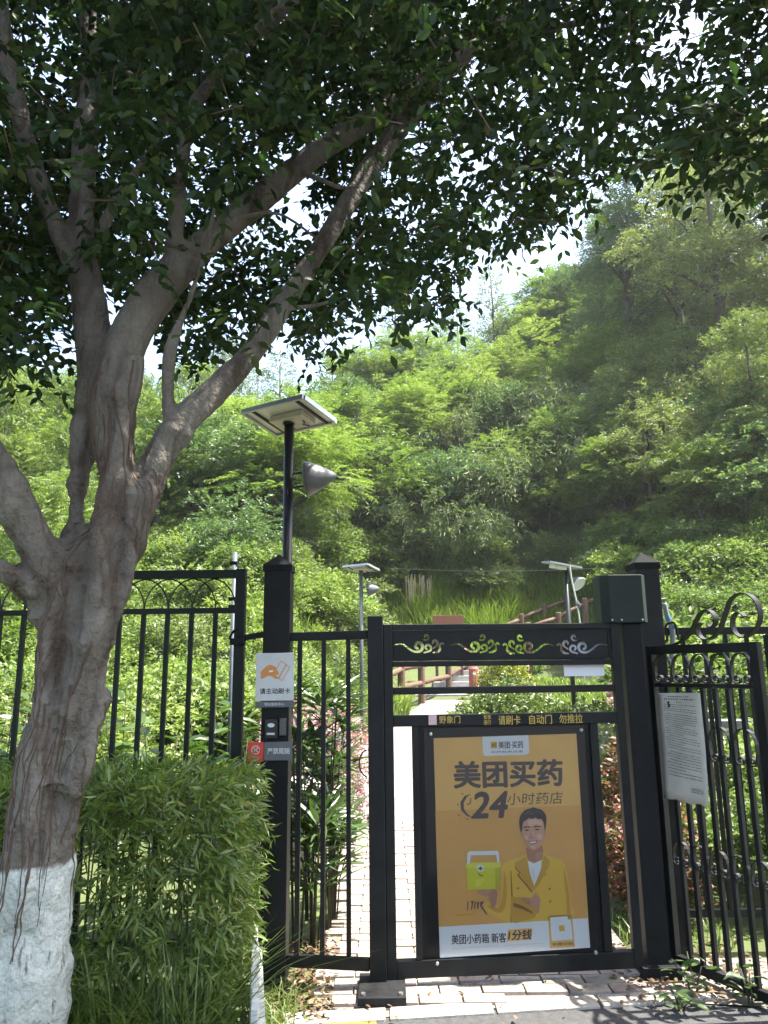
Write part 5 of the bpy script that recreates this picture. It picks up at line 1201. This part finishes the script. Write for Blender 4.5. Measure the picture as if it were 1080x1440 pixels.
# ================================================================== hillside trees
MT['hbark'] = mat('hill_bark', (.07, .055, .04), .9, var=.35, scale=4)
HL = {
 'lime': leafmat('lime_leaf', [(0, (.085, .14, .03)), (.5, (.135, .195, .042)), (1, (.21, .26, .07))], trans=.42, gloss=.025, objvar=.6),
 'olive': leafmat('olive_leaf', [(0, (.07, .105, .035)), (.5, (.11, .15, .048)), (1, (.17, .20, .08))], trans=.4, gloss=.03, objvar=.6),
 'dark': leafmat('dark_leaf', [(0, (.055, .098, .04)), (.5, (.08, .135, .05)), (1, (.125, .17, .07))], trans=.4, gloss=.035, objvar=.6),
 'pale': leafmat('pale_leaf', [(0, (.07, .12, .03)), (.5, (.115, .17, .042)), (1, (.20, .24, .08))], trans=.42, gloss=.022, objvar=.6),
 'brown': leafmat('dusty_olive_leaf', [(0, (.085, .12, .036)), (.5, (.13, .165, .05)), (1, (.20, .22, .09))], trans=.4, gloss=.03, objvar=.6),
}
def lobes_mesh(nl, nc, per, R, L, Wd, droop, ln, frond, lobe=.42, flat=.6, layered=False, sp=.8):
    K = rvec(nl) * (RNG.random((nl, 1)) ** .4); K[:, 2] = np.where(K[:, 2] < -.5, -K[:, 2], K[:, 2])
    if layered: K[:, 2] = np.round(K[:, 2] * 2) / 2
    w_ = RNG.integers(0, nl, nc); q = rvec(nc); q[:, 2] = np.where(q[:, 2] < -.1, -q[:, 2], q[:, 2]); rad = lobe * RNG.uniform(.6, 1.15, nl)[w_]
    sq = np.array([1, 1, .45 if layered else .8])
    C = K[w_] * np.array(R) * .8 + q * (rad * RNG.random(nc) ** .3)[:, None] * np.array(R).mean() * sq
    D = q * np.array([1, 1, .5]) + K[w_] * .5 + RNG.normal(size=q.shape) * .25
    return leaves(*sprays(C, D, per, ln, droop, L, Wd, flat=flat, frond=frond, spread=sp))
def bamboo_mesh(nculm, per_c, hh, reach):
    C = []; D = []
    for i in range(nculm):
        a = RNG.uniform(0, 6.283); rc = reach * RNG.uniform(.4, 1.1); h_ = hh * RNG.uniform(.6, 1.1)
        t = RNG.uniform(.2, 1.05, per_c); d = np.array([math.cos(a), math.sin(a), 0])
        p = d * (rc * t ** 2)[:, None] + np.array([0, 0, 1.]) * (h_ * (1.45 * t - .62 * t ** 2.6))[:, None] + RNG.normal(size=(per_c, 3)) * .16
        C.append(p); D.append(d * .8 + RNG.normal(size=(per_c, 3)) * .5 + np.array([0, 0, -.1]))
    C = np.concatenate(C); D = np.concatenate(D); return leaves(*sprays(C, D, 8, .42, .5, .21, .03, flat=.4, spread=.5))
def column_mesh(hh, r, nc, droop=.1, per=9, L=.15, Wd=.035, fr=False):
    t = RNG.random(nc) ** .8; a = RNG.uniform(0, 6.283, nc); rr_ = r * (1 - .75 * t) * RNG.random(nc) ** .5 * (1 + .35 * np.sin(a * 3 + t * 22)); d = np.stack([np.cos(a), np.sin(a), .5 + 0 * a], 1)
    C = np.stack([np.cos(a) * rr_, np.sin(a) * rr_, hh * (.22 + .78 * t)], 1); return leaves(*sprays(C, d, per, .45, droop, L, Wd, flat=.4, spread=.6, frond=fr))
def trunk_mb(hh, r, limbs, spread, top=None):
    g = MB(); b1 = rr.uniform(-.15, .15); g.tube([(0, 0, -.6), (b1 * .5, 0, hh * .4), (b1, b1, hh * .75), (b1 * 1.3, 0, hh)], [r, r * .8, r * .55, r * .25], 7)
    for i in range(limbs):
        a = i * 2.4 + rr.uniform(-.3, .3); z = hh * rr.uniform(.35, .85); e = spread * rr.uniform(.6, 1)
        g.tube([(b1 * z / hh, 0, z), (math.cos(a) * e * .5, math.sin(a) * e * .5, z + e * .35), (math.cos(a) * e, math.sin(a) * e, z + e * .55)], [r * .45, r * .3, r * .1], 5)
    return g
PROTO = {}
def proto(key, name, cat, VT, m, hh, tr, limbs, spread, lift):
    """first plant of a kind: thing > trunk, crown (standing at the origin until it is placed)"""
    t = thing(name, None, cat); V, T = VT; c = npmesh('crown', V + np.array([0, 0, lift]), T, m, t); c['kind'] = 'stuff'
    trunk_mb(hh, tr, limbs, spread).build('trunk', MT['hbark'], t, smooth=True); PROTO[key] = [t, False]
for v in 'ab':
    proto('lime' + v, 'feathery_tree', 'tree', lobes_mesh(20, 640, 16, (1.7, 1.7, 1.3), .12, .038, .25, .5, True, flat=.75), HL['lime'], 2.6, .07, 7, 1.2, 2.3)
    proto('dark' + v, 'dark_tree', 'tree', lobes_mesh(18, 760, 9, (1.5, 1.5, 1.7), .115, .055, .2, .32, False), HL['dark'], 3.0, .09, 6, 1.0, 2.4)
    proto('olive' + v, 'arching_bamboo', 'bamboo', bamboo_mesh(20, 34, 3.0, 1.7), HL['olive'], 1.6, .03, 8, .7, 0)
    proto('pale' + v, 'pale_shrub', 'shrub', lobes_mesh(13, 560, 8, (1.1, 1.1, .9), .11, .05, .25, .3, False), HL['pale'], 1.0, .03, 8, .8, .85)
    proto('scrub' + v, 'small_shrub', 'shrub', lobes_mesh(12, 520, 8, (1.1, 1.1, .75), .085, .038, .2, .25, False), HL['lime' if v == 'a' else 'olive'], .8, .02, 7, .7, .65)
    proto('brown' + v, 'dusty_olive_tree', 'tree', lobes_mesh(20, 820, 9, (1.6, 1.6, 1.9), .10, .042, .3, .32, False, lobe=.36), HL['brown'], 3.4, .09, 9, 1.1, 2.5)
for v in 'ab': proto('big' + v, 'big_tree', 'tree', lobes_mesh(36, 2100, 9, (2.0, 2.0, 3.6), .105, .045, .25, .36, False, lobe=.26), HL['brown' if v == 'a' else 'dark'], 7.2, .13, 14, 1.5, 5.0)
proto('tall', 'tall_pine', 'tree', column_mesh(7.5, 1.2, 620), HL['dark'], 7.6, .09, 8, .8, 0)
proto('tallo', 'tall_slender_tree', 'tree', column_mesh(7, 1.0, 330, .05), HL['olive'], 7.1, .07, 8, .7, 0)
proto('plume', 'plume_tree', 'tree', column_mesh(5.2, 1.5, 900, .3, 12, .12, .035, True), HL['lime'], 4.8, .06, 8, .8, 0)
proto('umbrella', 'umbrella_tree', 'tree', lobes_mesh(15, 720, 18, (1.6, 1.6, .75), .11, .036, .35, .55, True, layered=True, flat=.9), HL['lime'], 2.0, .035, 8, 1.2, 2.0)
def place(key, x, y, scale, label, group=None, rz=None, z=None):
    t, used = PROTO[key]; rz = rr.uniform(0, 6.28) if rz is None else rz; loc = (x, y, hgt(x, y) if z is None else z)
    if used: o = copy_thing(t, loc, rz, scale, label)
    else:
        PROTO[key][1] = True; o = t; o.location = loc; o.rotation_euler = (0, 0, rz); o.scale = (scale,) * 3 if not hasattr(scale, '__len__') else scale; o['label'] = label
    if group: o['group'] = group
    return o
def place_px(key, px, py, Yd, scale, label, dz_=0, group=None):
    p = at(px, py, Yd); return place(key, float(p[0]), Yd, scale, label, group)
# one of a kind, found by eye in the photograph: (kind, crown px, depth, scale, label)
LIFT = {'big': 5.2, 'lime': 2.4, 'dark': 2.6, 'olive': 1.9, 'pale': .9, 'scrub': .7, 'brown': 2.7, 'tall': 4.6, 'tallo': 4.4, 'plume': 3.2, 'umbrella': 2.0}
def hero(key, px, py, Yd, label, sc=1.0):
    """walk along the sight line until a plant of this size, standing on the slope, has its crown there"""
    base = key if key in LIFT else key[:-1]; lift = LIFT[base] * sc; best = None
    for Yq in np.linspace(max(8, Yd * .9), 60, 260):
        p = at(px, py, Yq); e = p[2] - hgt(float(p[0]), Yq) - lift
        if e < 0: best = (float(p[0]), Yq); break
    if best is None: best = (float(at(px, py, Yd)[0]), Yd)
    return place(key, best[0], best[1], sc, label)
hero('umbrella', 800, 655, 17.0, 'lime green umbrella tree with thin trunk right of centre, its crown in layers', .8)
hero('umbrella', 920, 645, 18.5, 'wide lime tree with a flat crown right of the umbrella tree', .8)
hero('umbrella', 850, 700, 15.5, 'small pale feathery tree under the umbrella tree', .8)
hero('biga', 1005, 400, 30, 'tallest big tree at upper right, reaching behind the ficus crown', 1.6)
hero('bigb', 880, 390, 31, 'big dark green tree on the right skyline under the ficus crown', 1.35)
hero('biga', 1090, 360, 30, 'big olive green tree cut by the right edge, upper right', 1.7)
hero('bigb', 945, 330, 34, 'big dark tree standing behind the tallest one at upper right', 1.7)
hero('biga', 1040, 260, 36, 'high tree top filling the gap right under the hanging ficus twigs', 1.9)
hero('biga', 1060, 560, 22, 'big olive tree with visible dark trunk at the right edge', .9)
hero('bigb', 800, 430, 34, 'dark big tree on the skyline left of the right group', .85)
hero('tall', 850, 400, 31, 'tall dark pine between the big trees on the right skyline', 1.3)
hero('tall', 845, 440, 34, 'second dark pine on the skyline, lower than the tall one', 1.0)
hero('browna', 1010, 420, 22, 'big dusty olive tree at the right edge reaching towards the ficus crown', .62)
hero('brownb', 1075, 520, 19, 'dusty olive tree cut by the right edge of the picture, with dark trunk', .7)
hero('browna', 1000, 650, 19, 'brownish olive tree above the right gate post', .8)
hero('tallo', 660, 410, 40, 'airy slender tree standing alone against the sky gap', .6)
hero('tallo', 535, 470, 40, 'slender tree on the middle skyline beneath the ficus leaves', .6)
hero('tallo', 580, 480, 39, 'thin-stemmed tree on the skyline right of the middle', .6)
hero('tallo', 470, 480, 38, 'slender olive tree on the skyline above the nearest solar lamp', .6)
hero('tallo', 40, 535, 34, 'thin bare-stemmed tree on the left skyline behind the ficus', .6)
hero('tallo', 255, 545, 33, 'slender tree on the skyline between ficus trunk and low limb', .6)
hero('plume', 60, 640, 14.5, 'yellow-green plume tree with dark thin trunk at the left edge', .75)
hero('plume', 105, 640, 17, 'feathery plume tree close behind the ficus trunk', .7)
hero('darka', 325, 640, 18, 'dark green dense tree left of the nearest solar lamp', .8)
hero('darkb', 18, 600, 22, 'dark bluish-green tree at the left edge behind the plume tree', .8)
hero('limea', 230, 660, 15, 'bright yellow-green tree between the ficus trunk and its low limb', .8)
hero('olivea', 590, 740, 18.5, 'big arching bamboo clump in the middle of the slope', 1.1)
hero('oliveb', 660, 755, 19.5, 'second arching bamboo clump, right of the middle one', 1.1)
hero('olivea', 540, 700, 21, 'arching bamboo clump behind and left of the middle one', 1.0)
hero('darkb', 720, 690, 21.5, 'shadowy dark tree left of the umbrella tree', .9)
hero('darka', 660, 680, 23, 'dark round tree behind the bamboo clumps', .9)
hero('palea', 380, 735, 15, 'pale green shrub left of the solar lamp pole', 1.0)
hero('paleb', 460, 740, 17, 'pale green shrub right of the cone lamp, lower down', 1.0)
hero('palea', 1030, 800, 9.5, 'pale leafy shrub behind the wrought scrolls', .9)
hero('paleb', 960, 810, 10.5, 'pale leafy shrub just right of the right gate post', .9)
hero('palea', 880, 770, 12.5, 'pale shrub above the motor box', .9)
hero('paleb', 1070, 760, 11.5, 'pale shrub at the right edge above the scrolls', .9)
used_px = []
# the thicket itself: individual bushes and trees packed over the slope
GL = {'lime': ('feathery yellow-green tree', 'feathery trees of the hillside thicket'), 'dark': ('dark green round tree', 'dark trees of the hillside thicket'),
      'olive': ('arching olive bamboo', 'bamboo of the hillside thicket'), 'pale': ('pale shrub', 'pale shrubs of the slope'),
      'scrub': ('small shrub', 'small shrubs covering the slope'), 'brown': ('dusty olive tree', 'dusty olive trees of the right-hand thicket'),
      'tallo': ('slender thin-crowned tree', 'slender trees along the hill crest'), 'plume': ('yellow-green plume tree', 'plume trees of the left slope')}
def zone(px, py):
    c = ('beyond the left frame edge' if px < 0 else 'left of the ficus trunk' if px < 100 else 'between ficus trunk and solar lamp' if px < 370 else 'above the bar panel' if px < 520 else
         'above the gate\'s left half' if px < 690 else 'above the gate\'s right half' if px < 850 else 'above the right gate post' if px < 960 else 'above the scrolled leaf' if px < 1090 else 'beyond the right frame edge')
    r = 'on the crest' if py < 470 else 'on the upper slope' if py < 590 else 'halfway up the slope' if py < 700 else 'low on the slope' if py < 800 else 'at the foot of the slope'
    return ' ' + r + ' ' + c
cnt = 0
def kind_at(px, py, Yd):
    u = rr.random()
    if Yd > 43: return 'tallo' if u < .35 else ('lime' if u < .75 else 'dark')
    if py > 760: return 'scrub' if u < .6 else 'pale'
    if px < 130: return 'plume' if u < .5 else ('lime' if u < .8 else 'dark')
    if px < 270: return 'lime' if u < .55 else ('scrub' if u < .8 else 'plume')
    if px < 420: return 'dark' if u < .55 else ('pale' if u < .75 else 'lime')
    if px > 900: return 'brown' if u < .6 else ('pale' if u < .75 else ('lime' if u < .9 else 'dark'))
    if py < 610: return 'lime' if u < .86 else ('dark' if u < .94 else 'olive')
    if 640 < px < 760: return 'dark' if u < .55 else ('olive' if u < .85 else 'lime')
    return 'olive' if u < .5 else ('lime' if u < .75 else ('dark' if u < .9 else 'pale'))
yy = 13.0
while yy < 62:
    step = .95 + (yy - 13) * .036; xw = .58 * yy + 2.5; x = -xw + rr.uniform(0, step)
    while x < xw:
        jx, jy = x + rr.uniform(-.4, .4) * step, yy + rr.uniform(-.4, .4) * step; x += step * (1.1 if yy < 24 else 1.25)
        px, py, _z = project([jx, jy, hgt(jx, jy) + 1.2])
        if px < -120 or px > 1200 or cnt > 640: continue
        if -1.0 < jx < 6.8 and jy < 19: continue                 # path, steps and grass bank stay open
        if abs(jx - path_x(jy)) < 1.3 and jy < 22: continue
        if 560 < px < 850 and jy < 24.9: continue
        if 1.0 < jx < 7 and 19 <= jy < 25.2: 
            if jy < 24.8 and rr.random() < .55: continue
            k = 'scrub'
        elif -2.9 < jx < -.6 and 11 < jy < 19.5: 
            if rr.random() < .25: continue
            k = 'scrub'
        else: k = kind_at(px, py, jy)
        if jy < 17 and k in ('dark', 'lime', 'brown', 'olive') and rr.random() < .7: k = 'scrub' if jx < 3 else 'pale'
        s = rr.uniform(.75, 1.25) * (1 if jy < 26 else 1.15 if jy < 38 else 1.35)
        if jy < 18: s *= .8
        place(k if k in ('tallo', 'plume') else k + rr.choice('ab'), jx, jy, s, GL[k][0] + zone(px, py), GL[k][1]); cnt += 1
        if k in ('lime', 'dark', 'brown') and jy < 40 and jy > 19 and not (540 < px < 870 and jy < 26.5):
            ux, uy = jx + rr.uniform(-.7, .7), jy - rr.uniform(.6, 1.2); q_ = project([ux, uy, hgt(ux, uy) + .7])
            place('scrub' + rr.choice('ab'), ux, uy, rr.uniform(.8, 1.25), GL['scrub'][0] + zone(q_[0], q_[1]), GL['scrub'][1])
    yy += step * .95
# bank behind the left fence and behind the right fence
for i in range(46):
    x = rr.uniform(-5.2, -1.35); y = rr.uniform(7.0, 12.8)
    if x > -2.2 and y < 9.5 and rr.random() < .5: continue
    place(rr.choice(['scruba', 'scruba', 'scrubb', 'palea']), x, y, rr.uniform(.6, .95), 'sunlit yellow-green shrub ' + ('high' if y > 10.5 else 'midway' if y > 8.5 else 'low') + ' on the bank ' + ('left of the ficus' if x / y < -.42 else 'behind the ficus' if x / y < -.36 else 'behind the iron fence bars'), 'sunlit shrubs behind the left fence')
for i in range(26):
    x = rr.uniform(3.4, 8.0); y = rr.uniform(7.8, 13.5)
    if x < .36 * y: x = .36 * y + rr.uniform(0, 3)
    place(rr.choice(['palea', 'paleb', 'scrubb']), x, y, rr.uniform(.65, 1.05), 'pale-leaved shrub on the bank behind the right fence', 'pale shrubs behind the right fence')
for i in range(9):
    x = rr.uniform(1.75, 3.6); y = rr.uniform(4.75, 6.6)
    place(rr.choice(['scrubb', 'palea']), x, y, rr.uniform(.4, .62), 'low leafy shrub close behind the right fence, ' + ('nearest the gate' if x / y < .40 else 'under the paper notice' if x / y < .46 else 'between the scrolled leaf bars' if x / y < .52 else 'at the right frame edge'), 'low shrubs close behind the right fence')
for key, (t, used) in PROTO.items():
    if not used:
        for c in list(t.children): bpy.data.objects.remove(c)
        bpy.data.objects.remove(t)
# thin haze volume added to lighten the dark hollows of the slope
hz_ = MB().box(-70, 70, -32, 165, -1.2, 60).build('haze', bpy.data.materials.new('haze'), None)
hm = hz_.data.materials[0]; hm.use_nodes = True; hm.node_tree.nodes.remove(hm.node_tree.nodes['Principled BSDF'])
pv = hm.node_tree.nodes.new('ShaderNodeVolumePrincipled'); pv.inputs['Color'].default_value = (.95, .97, 1, 1); pv.inputs['Density'].default_value = .0005; pv.inputs['Anisotropy'].default_value = .3
hm.node_tree.links.new(pv.outputs[0], hm.node_tree.nodes['Material Output'].inputs['Volume']); tag(hz_, 'thin haze added over the slope to lift its shadows', 'haze', kind='stuff')
